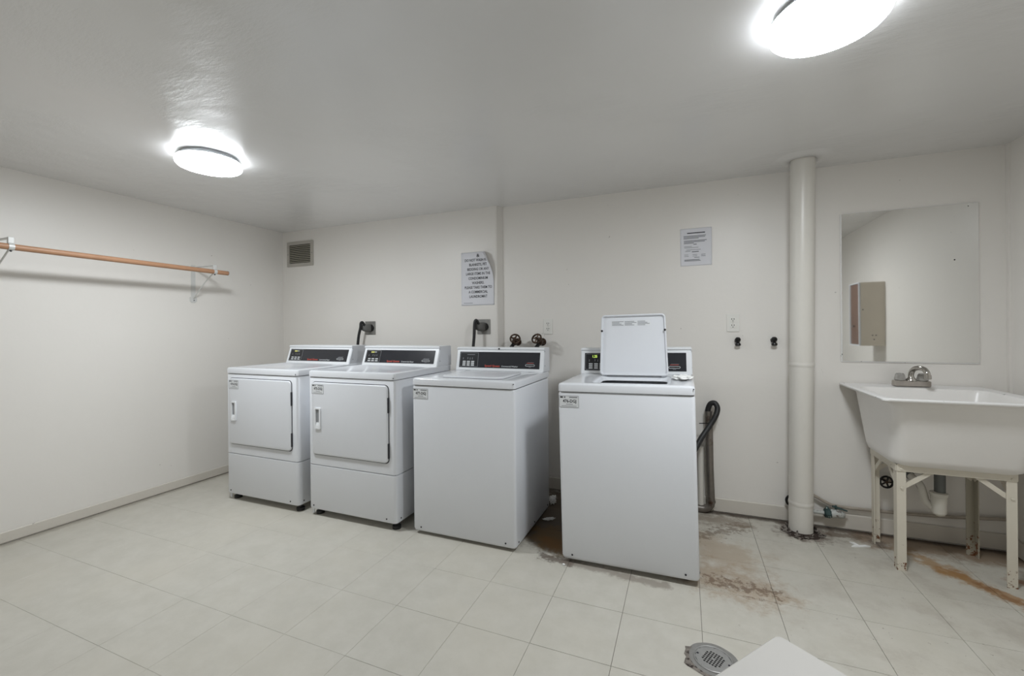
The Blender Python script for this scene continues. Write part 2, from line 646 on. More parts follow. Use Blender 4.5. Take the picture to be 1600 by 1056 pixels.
board('baseboard_left', XL, XL + 0.010, YF, YB_L, 'low painted board along foot of the hanging rod wall', 0.068)
board('baseboard_back', STEP_B + 0.02, XR - 0.012, YB - 0.012, YB, 'painted board along foot of wall behind the sink', 0.092)
board('baseboard_right', XR - 0.012, XR, YF, YB - 0.012, 'painted board along foot of wall beside the sink', 0.092)
o = MB().box(XR - 0.010, XR, YB - 0.022, YB - 0.0, 0.10, ZC).build('trim_1', M['wall'])
tag(o, 'narrow painted strip in the corner beside the mirror', 'trim', kind='structure')

# floor tiles, 12 inch, one object each
T = 0.3048
U0, V0 = -0.556, 1.526
i0 = math.floor((XL - U0) / T)
i1 = math.ceil((XR - U0) / T)
j0 = math.floor((YF - V0) / T)
j1 = math.ceil((YB - V0) / T)
DRAIN = Vector((0.085, 1.686, 0))
_cache = {}
for i in range(i0, i1):
    for j in range(j0, j1):
        x0, x1 = max(XL, U0 + i * T), min(XR, U0 + (i + 1) * T)
        y0, y1 = max(YF, V0 + j * T), min(YB, V0 + (j + 1) * T)
        if x1 - x0 < 0.01 or y1 - y0 < 0.01:
            continue
        g = 0.0003 if x0 < -1.2 else (0.0005 if x0 < -0.7 else 0.0008)
        key = (round(x1 - x0, 4), round(y1 - y0, 4), g)
        if key not in _cache:
            w, h = (x1 - x0) / 2, (y1 - y0) / 2
            t_ = MB().box(-w + g, w - g, -h + g, h - g, -0.003, 0.0, 0.0005)
            ob = t_.build('tile', M['tile'], floor, 0)
            _cache[key] = ob.data
        else:
            ob = bpy.data.objects.new('tile', _cache[key])
            COL.objects.link(ob)
            ob.parent = floor
        ob.location = ((x0 + x1) / 2, (y0 + y1) / 2, random.uniform(-0.0003, 0.0))


# ------------------------------------------------------------------ ceiling lamps
def lamp(x, y, label):
    t = thing('ceiling_lamp', (x, y, ZC), label, 'lamp')
    MB().lathe((0, 0, 0), (0, 0, -1), [(0, 0.128), (0.012, 0.132), (0.016, 0.128)], 48).build('base_plate', M['lamp_ring'], t)
    MB().lathe((0, 0, -0.016), (0, 0, -1), [(0, 0.140), (0.006, 0.146), (0.010, 0.148), (0.012, 0.148)], 56).build('trim_ring', M['lamp_ring'], t)
    rim = [(0.0, 0.149), (0.004, 0.1525), (0.016, 0.1525), (0.024, 0.150), (0.030, 0.144)]
    face = [(0.030, 0.144), (0.035, 0.128), (0.039, 0.100), (0.042, 0.06), (0.043, 0.001)]
    MB().lathe((0, 0, -0.028), (0, 0, -1), rim, 64, False).build('diffuser_rim', M['diffuser_side'], t, 60)
    MB().lathe((0, 0, -0.028), (0, 0, -1), face, 64, False).build('diffuser', M['diffuser'], t, 60)
    return t


lamp(-2.375, 1.535, 'round white lit ceiling lamp nearer the wooden hanging rod')
lamp(0.400, 1.530, 'round white lit ceiling lamp above the floor drain')


# ------------------------------------------------------------------ washers and dryers
def plane_map(y0, z0, y1, z1, off=0.0, x0=0.0):
    """a slanted panel: u along x, v along the slope from (y0,z0) to (y1,z1)"""
    L = math.hypot(y1 - y0, z1 - z0)
    uy, uz = (y1 - y0) / L, (z1 - z0) / L
    ny, nz = -uz, uy

    def f(u, v, d=0.0):
        d += off
        return (x0 + u, y0 + uy * v + ny * d, z0 + uz * v + nz * d)
    return f, L


def patch(f, u0, u1, v0, v1, r=0.0, d0=0.0, d1=0.001):
    o_ = rr(u0, u1, v0, v1, r, 4) if r > 0 else [(u0, v0), (u1, v0), (u1, v1), (u0, v1)]
    return MB().loft([[f(u, v, d0) for u, v in o_], [f(u, v, d1) for u, v in o_]])


def lettering(f, body, size, u, v, material, parent, bold=0.0, align='LEFT', xs=1.0, d=0.0012, name='lettering'):
    vv, ff = text_geo(body, size, bold, align, xs)
    return MB().add([f(u + a, v + b, d) for a, b in vv], ff).build(name, material, parent, 0)


def border(f, u0, u1, v0, v1, w, r, d0, d1):
    a, b = rr(u0, u1, v0, v1, r, 3), rr(u0 + w, u1 - w, v0 + w, v1 - w, max(r - w, 0.0005), 3)
    m = MB()
    n = len(a)
    vs_ = [f(u, v, d1) for u, v in a] + [f(u, v, d1) for u, v in b] + [f(u, v, d0) for u, v in a] + [f(u, v, d0) for u, v in b]
    fs = []
    for k in range(n):
        q = (k + 1) % n
        fs += [(k, q, n + q, n + k), (2 * n + k, 2 * n + q, q, k), (n + k, n + q, 3 * n + q, 3 * n + k)]
    return m.add(vs_, fs)


def console(root, w, yb, yt, yback, zb, zt, kind, display):
    h = w / 2
    prof = [(yb, zb), (yt, zt - 0.020), (yt + 0.002, zt - 0.015), (yt - 0.005, zt - 0.012), (yt - 0.005, zt - 0.004),
            (yt - 0.001, zt), (yback, zt), (yback, zb)]
    MB().prism('x', prof, -h, h).build('console', M['frame_white'], root, 30)
    MB().prism('x', [(y + 0.004, z + 0.002) if k < 3 else (y, z - 0.003) for k, (y, z) in enumerate(prof)], h, h + 0.004).build('console_end', M['enamel'], root, 30)
    MB().prism('x', [(y + 0.004, z + 0.002) if k < 3 else (y, z - 0.003) for k, (y, z) in enumerate(prof)], -h - 0.004, -h).build('console_end', M['enamel'], root, 30)
    f, L = plane_map(yb, zb, yt, zt - 0.020)
    u0, u1, v0, v1 = -h + 0.020, h - 0.026, 0.018, L - 0.012
    p = patch(f, u0, u1, v0, v1, 0.0015, 0.0, 0.0015).build('control_panel', M['panel'], root, 0)
    PW, PH = u1 - u0, v1 - v0
    U = lambda a: u0 + a * PW
    V = lambda a: v0 + a * PH
    k1 = 0.245 if kind == 'washer' else 0.225
    # keypad: outlined field, display, indicator marks, keys
    patch(f, U(0.008), U(k1), V(0.05), V(0.95), 0.004, 0.0015, 0.0019).build('keypad', M['panel_key'], p, 0)
    border(f, U(0.008), U(k1), V(0.05), V(0.95), 0.0016, 0.004, 0.0019, 0.0024).build('keypad_outline', M['line_grey'], p, 0)
    if display == 'on':
        lettering(f, '1.25', 0.021, U(0.078), V(0.74), M['display_on'], p, 0.0006, 'LEFT', 0.9, 0.0024, 'display_digits')
    elif display == 'dim':
        patch(f, U(0.075), U(0.125), V(0.77), V(0.88), 0.001, 0.0019, 0.0026).build('display', M['display_dim'], p, 0)
        patch(f, U(0.13), U(0.16), V(0.78), V(0.88), 0.001, 0.0019, 0.0026).build('display', M['line_grey'], p, 0)
    else:
        patch(f, U(0.10), U(0.20), V(0.80), V(0.84), 0.001, 0.0019, 0.0026).build('display', M['print_mid'], p, 0)
    for a, vv in ((0.045, 0.58), (0.105, 0.60), (0.135, 0.58), (0.165, 0.59)):
        patch(f, U(a), U(a + 0.008), V(vv - 0.08), V(vv + 0.05), 0, 0.0019, 0.0024).build('indicator_mark', M['print_mid'], p, 0)
    rows = 3 if kind == 'washer' else 2
    for cidx in range(3):
        for rw in range(rows):
            a = 0.045 + cidx * 0.056
            b_ = 0.10 + rw * (0.115 if rows == 3 else 0.15)
            patch(f, U(a), U(a + 0.040), V(b_), V(b_ + 0.085), 0.002, 0.0019, 0.0032).build('button', M['key'], p, 0)
    # maker's name and model line, and the card slot
    a = lettering(f, 'Speed Queen', 0.0178, U(0.335), V(0.075), M['print_red'], p, 0.0006, 'LEFT', 1.15, 0.002)
    lettering(f, 'Commercial ' + ('Washer' if kind == 'washer' else 'Dryer'), 0.0125, U(0.545), V(0.08), M['print_white'], p, 0.0002, 'LEFT', 1.12, 0.002)
    border(f, U(0.835), U(0.945), V(0.15), V(0.27), 0.0022, 0.006, 0.0015, 0.004).build('card_slot', M['print_white'], p, 0)
    patch(f, U(0.842), U(0.938), V(0.175), V(0.245), 0.003, 0.0015, 0.0020).build('slot_opening', M['black_hole'], p, 0)
    patch(f, U(0.85), U(0.93), V(0.335), V(0.36), 0, 0.0015, 0.0019).build('slot_caption', M['print_red'] if kind == 'washer' else M['line_grey'], p, 0)
    patch(f, U(0.86), U(0.935), V(0.385), V(0.40), 0, 0.0015, 0.0019).build('slot_caption', M['print_mid'], p, 0)
    patch(f, U(0.875), U(0.905), V(0.09), V(0.115), 0, 0.0015, 0.0019).build('slot_caption', M['print_mid'], p, 0)
    for zz in (0.25, 0.85):
        MB().lathe((h + 0.0035, yb + (yback - yb) * 0.22, zb + (zt - zb) * zz), (1, 0, 0), [(0, 0.0035), (0.0015, 0.003)], 8).build('screw', M['print_mid'], root)


def id_tag(root, y, x0, x1, z0, z1, code):
    f = lambda u, v, d=0.0: (u, y - d, v)
    p = patch(f, x0, x1, z0, z1, 0.003, 0.0, 0.0008).build('id_sticker', M['tag_paper'], root, 0)
    border(f, x0, x1, z0, z1, 0.0020, 0.003, 0.0008, 0.0012).build('sticker_border', M['line_grey'], p, 0)
    w, h = x1 - x0, z1 - z0
    patch(f, x0 + 0.06 * w, x0 + 0.20 * w, z0 + 0.80 * h, z0 + 0.92 * h, 0, 0.0008, 0.0012).build('header_print', M['print_black'], p, 0)
    patch(f, x0 + 0.25 * w, x0 + 0.33 * w, z0 + 0.80 * h, z0 + 0.92 * h, 0, 0.0008, 0.0012).build('header_print', M['print_mid'], p, 0)
    patch(f, x0 + 0.52 * w, x0 + 0.93 * w, z0 + 0.82 * h, z0 + 0.90 * h, 0, 0.0008, 0.0012).build('header_print', M['print_mid'], p, 0)
    lettering(f, code, 0.0215, (x0 + x1) / 2 + 0.004, z0 + 0.42 * h, M['print_black'], p, 0.0005, 'CENTER', 0.92, 0.0012)
    patch(f, x0 + 0.35 * w, x0 + 0.70 * w, z0 + 0.25 * h, z0 + 0.30 * h, 0, 0.0008, 0.0012).build('fine_print', M['line_grey'], p, 0)
    patch(f, x0 + 0.12 * w, x0 + 0.88 * w, z0 + 0.11 * h, z0 + 0.15 * h, 0, 0.0008, 0.0012).build('fine_print', M['line_grey'], p, 0)


def screw(root, x, y, z, axis=(0, -1, 0), r=0.005):
    MB().lathe((x, y, z), axis, [(-0.001, r), (0.002, r * 0.9), (0.003, r * 0.4)], 10).build('screw', M['print_black'], root)


def washer(cx, y, label, code, lid_open, display, rot=(0, 0, 0), dz=0.0):
    W, D = 0.648, 0.612
    h = W / 2
    t = thing('washing_machine', (cx, y, dz), label, 'washing machine', rot=rot)
    # body: rounded vertical corners, tucked-in lower lip
    loops = []
    for z, q in ((0.018, 0.010), (0.022, 0.004), (0.034, 0.0), (0.858, 0.0), (0.866, 0.004)):
        loops.append([(a, b, z) for a, b in rr(-h + q, h - q, q, D, 0.018, 5)])
    MB().loft(loops).build('cabinet', M['enamel'], t, 40)
    # deck with lid opening
    ox0, ox1, oy0, oy1 = -0.168, 0.205, 0.080, 0.405
    ol = lambda q, z: [(a, b, z) for a, b in rr(-h + q, h - q, -0.004 + q, D + 0.02, 0.020, 5)]
    il = lambda q, z: [(a, b, z) for a, b in rr(ox0 + q, ox1 - q, oy0 + q, oy1 - q, 0.045, 5)]
    MB().loft([il(0.012, 0.885), il(0.005, 0.902), il(-0.004, 0.9085), il(-0.014, 0.9105), ol(0.012, 0.912), ol(0.004, 0.909), ol(0.0, 0.902), ol(0.0, 0.872), ol(0.006, 0.869)],
              False, False).build('top_deck', M['enamel_gloss'], t, 40)
    MB().lathe(((ox0 + ox1) / 2, 0.30, 0.40), (0, 0, 1), [(0, 0.24), (0.44, 0.255)], 32, False).build('wash_basket', M['basket'], t)
    mx = (ox0 + ox1) / 2
    if lid_open:
        # lid standing open, leaning slightly back against the console
        hinge = oy1 + 0.006
        lw0, lw1, lh, lean = 0.189, 0.178, 0.350, math.radians(5)
        cy_, sy_ = math.cos(lean), math.sin(lean)

        def LM(u, v, d):
            return (mx + u - 0.009, hinge + v * sy_ - d * cy_, 0.913 + v * cy_ + d * sy_)

        def outl(q):
            pts = []
            for a, b in rr(-lw0 + q, lw0 - q, q, lh - q, max(0.022 - q, 0.004), 5):
                k = 1 - (1 - lw1 / lw0) * (b / lh)
                bulge = 0.004 * (1 - (a / lw0) ** 2) if b > lh * 0.6 else 0
                pts.append((a * k, b + bulge))
            return pts
        L = [[LM(u, v, 0.0) for u, v in outl(0.004)], [LM(u, v, 0.004) for u, v in outl(0)], [LM(u, v, 0.020) for u, v in outl(0)],
             [LM(u, v, 0.023) for u, v in outl(0.003)], [LM(u, v, 0.023) for u, v in outl(0.007)], [LM(u, v, 0.010) for u, v in outl(0.012)]]
        lid = MB().loft(L).build('lid', M['enamel'], t, 40)
        fl = lambda u, v, d=0.0: LM(u, v, 0.010 + d)
        MB().add([LM(-0.120, 0.286, 0.0106), LM(0.098, 0.286, 0.0106), LM(0.098, 0.316, 0.0106), LM(-0.120, 0.316, 0.0106)], [(0, 1, 2, 3)]).build('instruction_sticker', M['tag_paper'], lid, 0)
        for col_ in range(3):
            for rw in range(4):
                a0 = -0.117 + col_ * 0.072
                patch(fl, a0, a0 + (0.066 - 0.012 * ((rw + col_) % 3)), 0.2885 + rw * 0.0068, 0.2885 + rw * 0.0068 + 0.0036, 0, 0.0007, 0.0011).build('instruction_print', M['line_grey'], lid, 0)
        for s in (-1, 1):
            MB().lathe(LM(s * (lw0 - 0.008) * 0.965, 0.258, 0.021), (0, -1, 0), [(0, 0.0065), (0.005, 0.006), (0.006, 0.003)], 12).build('bumper', M['black_rubber'], lid)
        for s in (-1, 1):
            MB().box(mx - 0.009 + s * 0.165 - 0.014, mx - 0.009 + s * 0.165 + 0.014, hinge - 0.006, hinge + 0.014, 0.900, 0.918, 0.002).build('hinge', M['enamel_dim'], t)
    else:
        lid = MB().loft([[(a, b, z) for a, b in rr(ox0 - 0.012 + q, ox1 + 0.012 - q, oy0 - 0.010 + q, oy1 + 0.012 - q, 0.050 - q, 6)]
                         for z, q in ((0.9115, 0.0), (0.917, 0.0), (0.921, 0.005), (0.9222, 0.020), (0.919, 0.030), (0.9185, 0.05))]).build('lid', M['enamel'], t, 40)
        patch(lambda u, v, d=0.0: (u, v, 0.9187 + d), mx - 0.06, mx + 0.06, 0.300, 0.335, 0.003, 0, 0.0004).build('lid_sticker', M['tag_paper'], lid, 0)
    console(t, 0.634, 0.512, 0.542, 0.640, 0.912, 1.067, 'washer', display)
    MB().lathe((0.0, 0.5365, 1.058), (0, -1, 0), [(0, 0.006), (0.003, 0.0055), (0.004, 0.002)], 12).build('lock_button', M['black_rubber'], t)
    id_tag(t, 0.0, -h + 0.006, -h + 0.108, 0.790, 0.850, code)
    for x in (-h + 0.055, h - 0.06):
        screw(t, x, 0.0, 0.044)
    for yy in (0.04, 0.30, 0.56):
        for s in (-1, 1):
            screw(t, s * h, yy, 0.044, (s, 0, 0))
    screw(t, h - 0.006, -0.003, 0.898, (0, -1, 0), 0.003)
    for x in (-h + 0.06, h - 0.06):
        for yy in (0.07, D - 0.06):
            MB().lathe((x, yy, -dz * 0.9), (0, 0, 1), [(0, 0.022), (0.008, 0.022), (0.010, 0.012), (0.03, 0.012)], 14).build('foot', M['black_rubber'], t)
    return t


def dryer(cx, y, label, code):
    W, D = 0.684, 0.630
    h = W / 2
    t = thing('tumble_dryer', (cx, y, 0), label, 'dryer')
    loops = []
    for z, q in ((0.042, 0.010), (0.046, 0.003), (0.056, 0.0), (0.3265, 0.0), (0.3290, 0.004)):
        loops.append([(a, b, z) for a, b in rr(-h + q, h - q, q, D, 0.022, 5)])
    MB().loft(loops).build('lower_panel', M['enamel'], t, 40)
    loops = []
    for z, q in ((0.3315, 0.004), (0.334, 0.0), (0.886, 0.0), (0.892, 0.004)):
        loops.append([(a, b, z) for a, b in rr(-h + q, h - q, q, D, 0.022, 5)])
    MB().loft(loops).build('cabinet', M['enamel'], t, 40)
    MB().box(-h + 0.012, h - 0.012, 0.012, D - 0.01, 0.30, 0.36).build('seam', M['dark_gap'], t, 0)
    # deck
    ol = lambda q, z: [(a, b, z) for a, b in rr(-h + q, h - q, -0.004 + q, D + 0.03, 0.022, 5)]
    MB().loft([ol(0.006, 0.894), ol(0.0, 0.897), ol(0.0, 0.926), ol(0.003, 0.933), ol(0.010, 0.936), ol(0.020, 0.9345)]).build('top_deck', M['enamel_gloss'], t, 40)
    screw(t, h - 0.012, -0.003, 0.906, (0, -1, 0), 0.003)
    # door
    dx0, dx1, dz0, dz1 = -h + 0.040, h - 0.050, 0.402, 0.862
    MB().rbox('y', dx0 - 0.004, dx1 + 0.005, dz0 - 0.005, dz1 + 0.004, -0.0015, 0.004, 0.028, 0.0, 5).build('door_gasket', M['dark_gap'], t)
    L = []
    for yy, q in ((-0.0005, 0.0), (-0.007, 0.0), (-0.0105, 0.003), (-0.0115, 0.008)):
        L.append([(a, yy, b) for a, b in rr(dx0 + q, dx1 - q, dz0 + q, dz1 - q, 0.026 - q, 5)])
    door = MB().loft(L).build('door', M['enamel'], t, 40)
    # recessed pull: frame, pocket and lower scoop
    f = lambda u, v, d=0.0: (u, -0.0115 - d, v)
    hx0, hx1, hz0, hz1 = dx0 + 0.030, dx0 + 0.078, 0.566, 0.700
    border(f, hx0, hx1, hz0, hz1, 0.009, 0.006, 0.0, 0.008).build('handle_frame', M['frame_white'], door, 40)
    m = MB()
    m.add([f(hx0 + 0.008, hz0 + 0.04, 0.0005), f(hx1 - 0.008, hz0 + 0.04, 0.0005), f(hx1 - 0.008, hz1 - 0.008, 0.0005), f(hx0 + 0.008, hz1 - 0.008, 0.0005)], [(0, 1, 2, 3)])
    m.build('handle_pocket', M['line_grey'], door, 0)
    MB().prism('x', [(-0.0115, hz0 + 0.005), (-0.0185, hz0 + 0.007), (-0.0175, hz0 + 0.022), (-0.0118, hz0 + 0.042)], hx0 + 0.007, hx1 - 0.007).build('handle_scoop', M['frame_white'], door, 0)
    for zz in (0.745, 0.475):
        MB().rbox('y', dx1 - 0.001, dx1 + 0.007, zz - 0.045, zz + 0.045, -0.009, 0.002, 0.003).build('door_hinge', M['print_black'], t)
    id_tag(door, -0.0115, dx0 + 0.004, dx0 + 0.102, 0.790, 0.850, code)
    console(t, 0.648, 0.478, 0.520, 0.675, 0.9345, 1.074, 'dryer', 'dim')
    for x in (-h + 0.04, h - 0.07):
        screw(t, x, 0.0, 0.068)
    for yy in (0.045, 0.5):
        screw(t, h, yy, 0.068, (1, 0, 0))
    for x in (-h + 0.045, h - 0.035):
        for yy in (0.05, D - 0.06):
            MB().lathe((x, yy, 0.0), (0, 0, 1), [(0, 0.026), (0.018, 0.026), (0.022, 0.014), (0.05, 0.014)], 16).build('foot', M['black_rubber'], t)
    MB().box(-h + 0.018, -h + 0.032, 0.012, 0.016, 0.012, 0.05).build('levelling_tab', M['enamel_dim'], t, 0)
    return t


dryer(-2.690, 2.063, 'white dryer beside the rod wall, under the corner vent', '474-DGJ')
dryer(-1.924, 2.075, 'white dryer standing between the other dryer and a washer', '475-DGJ')
washer(-1.162, 2.106, 'white top-loading washer with closed lid beside a dryer', '477-DGJ', False, 'off')
washer(-0.268, 2.120, 'white top-loading washer with its lid standing open', '476-DGJ', True, 'on', (0, math.radians(-0.9), 0), 0.0055)

# crumpled wrap on the open washer's deck
wr = crumple('plastic_wrap', M['scrap'], (-0.012, 2.40, 0.9225), (0.062, 0.10, 0.012), 3)
tag(wr, 'crumpled white wrap lying on the open washer top', 'wrapper')

# ------------------------------------------------------------------ hanging rod with brackets
ra, rb = at_z(-60, 377.5, 1.652), at_z(352.5, 427, 1.648)
rod_x = lambda y: -3.318 + (y - 1.07) * (-0.012)
RY0, RY1 = 0.86, 2.285
ZR = lambda y: 1.652 - (y - 1.07) * 0.003
t = thing('hanging_rod', (rod_x(RY0), RY0, ZR(RY0)), 'brown wooden clothes rod held on two white brackets', 'rod')
P0, P1 = Vector((rod_x(RY0), RY0, ZR(RY0))), Vector((rod_x(RY1), RY1, ZR(RY1)))
MB().tube([(0, 0, 0), P1 - P0], 0.0165, 20).build('pole', M['wood_rod'], t)
MB().tube([(P1 - P0), (P1 - P0) * 1.0015], 0.0172, 20).build('end_cap', M['table_leg'], t)


def rod_bracket(y, label):
    rx, rz = rod_x(y), ZR(y)
    t = thing('rod_bracket', (XL, y, rz - 0.20), label, 'bracket', 'brackets of the hanging rod')
    dx = rx - XL
    b0 = rz - 0.20
    up = 0.20
    MB().rbox('x', -0.016, 0.016, -0.03, up + 0.065, 0.0, 0.003, 0.004).build('wall_strap', M['bracket'], t)
    MB().rbox('x', -0.026, 0.026, -0.022, 0.016, 0.0, 0.004, 0.006).build('foot_plate', M['bracket'], t)
    MB().box(0.0, dx - 0.004, -0.011, 0.011, up + 0.046, up + 0.050, 0.001).build('arm', M['bracket'], t)
    MB().tube([(0.004, 0, 0.004), (dx * 0.55, 0, up * 0.62), (dx - 0.02, 0, up - 0.012)], 0.0042, 8).build('brace', M['bracket'], t)
    # hook: drops from the arm and wraps the rod
    h = MB().box(dx - 0.008, dx + 0.006, -0.012, 0.012, up + 0.018, up + 0.052, 0.002)
    h.build('hook', M['bracket'], t)
    MB().lathe((dx, -0.011, up), (0, 1, 0), [(0, 0.0185), (0.022, 0.0185)], 20).build('clamp', M['bracket'], t)
    MB().lathe((dx, 0.0, up - 0.018), (0, 0, -1), [(0, 0.005), (0.006, 0.005), (0.008, 0.002)], 10).build('screw', M['print_black'], t)
    for yy in (-0.0, 0.0):
        pass
    MB().lathe((0.004, 0.004, -0.010), (1, 0, 0), [(0, 0.005), (0.003, 0.004)], 10).build('screw', M['print_mid'], t)
    return t


rod_bracket(1.112, 'white metal rod bracket farther from the dryers')
rod_bracket(2.185, 'white metal rod bracket nearest the dryers')

# ------------------------------------------------------------------ corner vent
vx0, vx1, vz0, vz1 = -3.522, -3.195, 1.800, 2.034
t = thing('wall_vent', ((vx0 + vx1) / 2, YB_L, vz0), 'small metal louvred vent high in the corner', 'vent')
w, hh = (vx1 - vx0) / 2, vz1 - vz0
f = lambda u, v, d=0.0: (u, -d, v)
border(f, -w, w, 0, hh, 0.030, 0.003, 0.0, 0.010).build('frame', M['vent_paint'], t, 30)
MB().box(-w + 0.01, w - 0.01, -0.0015, 0.0, 0.01, hh - 0.01).build('backing', M['black_hole'], t, 0)
ns = 10
for k in range(ns):
    z = 0.036 + k * (hh - 0.066) / ns
    MB().prism('x', [(-0.0035, z + 0.011), (-0.009, z), (-0.0075, z), (-0.002, z + 0.011)], -w + 0.032, w - 0.032).build('slat', M['slat'], t, 0)
for s in (-1, 1):
    MB().lathe((s * (w - 0.013), -0.010, hh / 2), (0, -1, 0), [(0, 0.005), (0.002, 0.003)], 10).build('screw', M['print_mid'], t)


# ------------------------------------------------------------------ dryer outlets with plugs and cords
def range_outlet(cx, label, cord_label, grp, cdx):
    cz = 1.210
    t = thing('dryer_outlet', (cx, YB_L, cz), label, 'outlet')
    MB().rbox('y', -0.056, 0.056, -0.058, 0.058, -0.005, 0.0, 0.004, 0.0015).build('plate', M['steel_plate'], t)
    MB().lathe((0.008, -0.005, 0), (0, -1, 0), [(0, 0.032), (0.010, 0.031), (0.011, 0.027)], 24).build('receptacle', M['black_metal'], t)
    for s in (-1, 1):
        MB().lathe((s * 0.042, -0.005, 0.045), (0, -1, 0), [(0, 0.004), (0.002, 0.003)], 8).build('screw', M['print_mid'], t)
    c = thing('power_cord', (cx, YB_L - 0.016, cz), cord_label, 'power cord')
    # plug body: angled, flat-topped wedge with the cord leaving at its side
    loops = []
    for yy, q, dx in ((0.0, 0.0, 0.004), (-0.018, 0.001, -0.002), (-0.034, 0.006, -0.012), (-0.044, 0.012, -0.022)):
        loops.append([(a + dx - 0.010, yy, b) for a, b in rr(-0.030 + q, 0.026 - q, -0.034 + q, 0.034 - q * 0.5, 0.016, 5)])
    MB().loft(loops).build('plug', M['plug_grey'], c, 50)
    path = smooth_path([(-0.020, -0.032, 0.018), (-0.030, -0.050, 0.048), (-0.040, -0.058, 0.040), (-0.044, -0.060, 0.0), (-0.050 + cdx, -0.064, -0.08),
                        (-0.058 + cdx, -0.068, -0.20), (-0.058 + cdx, -0.068, -0.42)], 6)
    MB().tube(path, 0.0115, 10).build('cord', M['black_rubber'], c)


range_outlet(-2.543, 'square steel dryer outlet on the wall near corner vent', 'black cord with grey plug near the corner vent', '', -0.012)
range_outlet(-1.446, 'square steel dryer outlet below the laundry notice', 'black cord with grey plug below the laundry notice', '', 0.004)


def duplex(cx, cz, label, name='wall_outlet'):
    t = thing(name, (cx, YB, cz), label, 'outlet')
    MB().rbox('y', -0.036, 0.036, -0.057, 0.057, -0.005, 0.0, 0.004, 0.002).build('cover_plate', M['outlet_white'], t)
    for s in (-1, 1):
        z = s * 0.0195
        r = MB().rbox('y', -0.016, 0.016, z - 0.0145, z + 0.0145, -0.0075, -0.004, 0.009, 0.001).build('receptacle', M['outlet_white'], t)
        for x in (-0.0065, 0.0065):
            MB().box(x - 0.0018, x + 0.0018, -0.0082, -0.0070, z + 0.000, z + 0.009).build('slot', M['outlet_slot'], r, 0)
        MB().lathe((0, -0.0070, z - 0.0075), (0, -1, 0), [(0, 0.003), (0.0012, 0.003)], 10).build('ground_hole', M['outlet_slot'], r, 0)
    MB().lathe((0, -0.005, 0), (0, -1, 0), [(0, 0.003), (0.0012, 0.002)], 8).build('screw', M['vent_paint'], t)


duplex(-0.943, 1.207, 'white duplex outlet above the taps of the closed-lid washer')
duplex(0.285, 1.218, 'white duplex outlet above the black capped spigots')


# ------------------------------------------------------------------ washer supply taps (bronze, wheel handles)
def tap(px, py, label, tilt, side):
    p = at_y(px, py, YB - 0.055)
    t = thing('supply_tap', (p.x, YB, p.z), label, 'tap')
    MB().lathe((0, 0, -0.012), (0, -1, 0), [(0, 0.022), (0.006, 0.020), (0.008, 0.013), (0.050, 0.012)], 16).build('flange', M['bronze'], t)
    MB().lathe((0, -0.045, -0.012), (0.1 * side, -0.75, 0.55), [(-0.016, 0.012), (0, 0.018), (0.014, 0.015), (0.020, 0.009), (0.036, 0.007)], 16).build('valve_body', M['bronze'], t)
    MB().tube(smooth_path([(0, -0.040, -0.014), (-0.010 * side, -0.056, -0.030), (-0.022 * side, -0.062, -0.060), (-0.026 * side, -0.060, -0.13)], 5), 0.0105, 10).build('hose', M['black_metal'], t)
    ax = Vector((0.25 * tilt, -0.80, 0.45)).normalized()
    c = Vector((0, -0.045, -0.012)) + ax * 0.042
    wh = MB().torus(c, ax, 0.026, 0.0050, 20, 8)
    u = ax.orthogonal().normalized()
    w_ = ax.cross(u)
    for k in range(4):
        a = k * math.pi / 2 + 0.5
        d = u * math.cos(a) + w_ * math.sin(a)
        wh.tube([c, c + d * 0.026], 0.0045, 8)
    wh.lathe(c - ax * 0.004, ax, [(0, 0.009), (0.012, 0.008), (0.014, 0.004)], 12)
    wh.build('wheel_handle', M['bronze'], t)
    for ch in t.children:
        ch.data.transform(Matrix.Scale(1.35, 4))


tap(805, 531, 'bronze wheel tap on wall nearer the shallow wall step', 1.4, 1)
tap(844, 531, 'bronze wheel tap on wall directly under the outlet', -0.6, 1)


# ------------------------------------------------------------------ black capped spigots right of the open washer
def spigot(px, py, label):
    p = at_y(px, py, YB - 0.03)
    t = thing('capped_spigot', (p.x, YB, p.z), label, 'spigot')
    MB().lathe((0, 0, 0), (0, -1, 0), [(0, 0.017), (0.005, 0.016), (0.007, 0.010), (0.024, 0.009)], 16).build('flange', M['black_metal'], t)
    MB().lathe((0, -0.026, -0.026), (0, -0.15, 1), [(0, 0.011), (0.008, 0.009), (0.018, 0.009), (0.030, 0.012)], 16).build('body', M['black_metal'], t)
    MB().lathe((0, -0.026, 0.006), (0, -0.4, 1), [(-0.016, 0.004), (-0.013, 0.011), (-0.005, 0.0165), (0.004, 0.0165), (0.012, 0.011), (0.015, 0.003)], 18).build('knob', M['black_metal'], t)
    MB().lathe((0, -0.028, -0.020), (0, -0.3, -1), [(-0.002, 0.010), (0.001, 0.0165), (0.010, 0.0165), (0.013, 0.013)], 18).build('hose_cap', M['black_metal'], t)


spigot(1153, 532, 'small black capped spigot on wall under the duplex outlet')
spigot(1210, 531.5, 'small black capped spigot on wall beside white drain pipe')

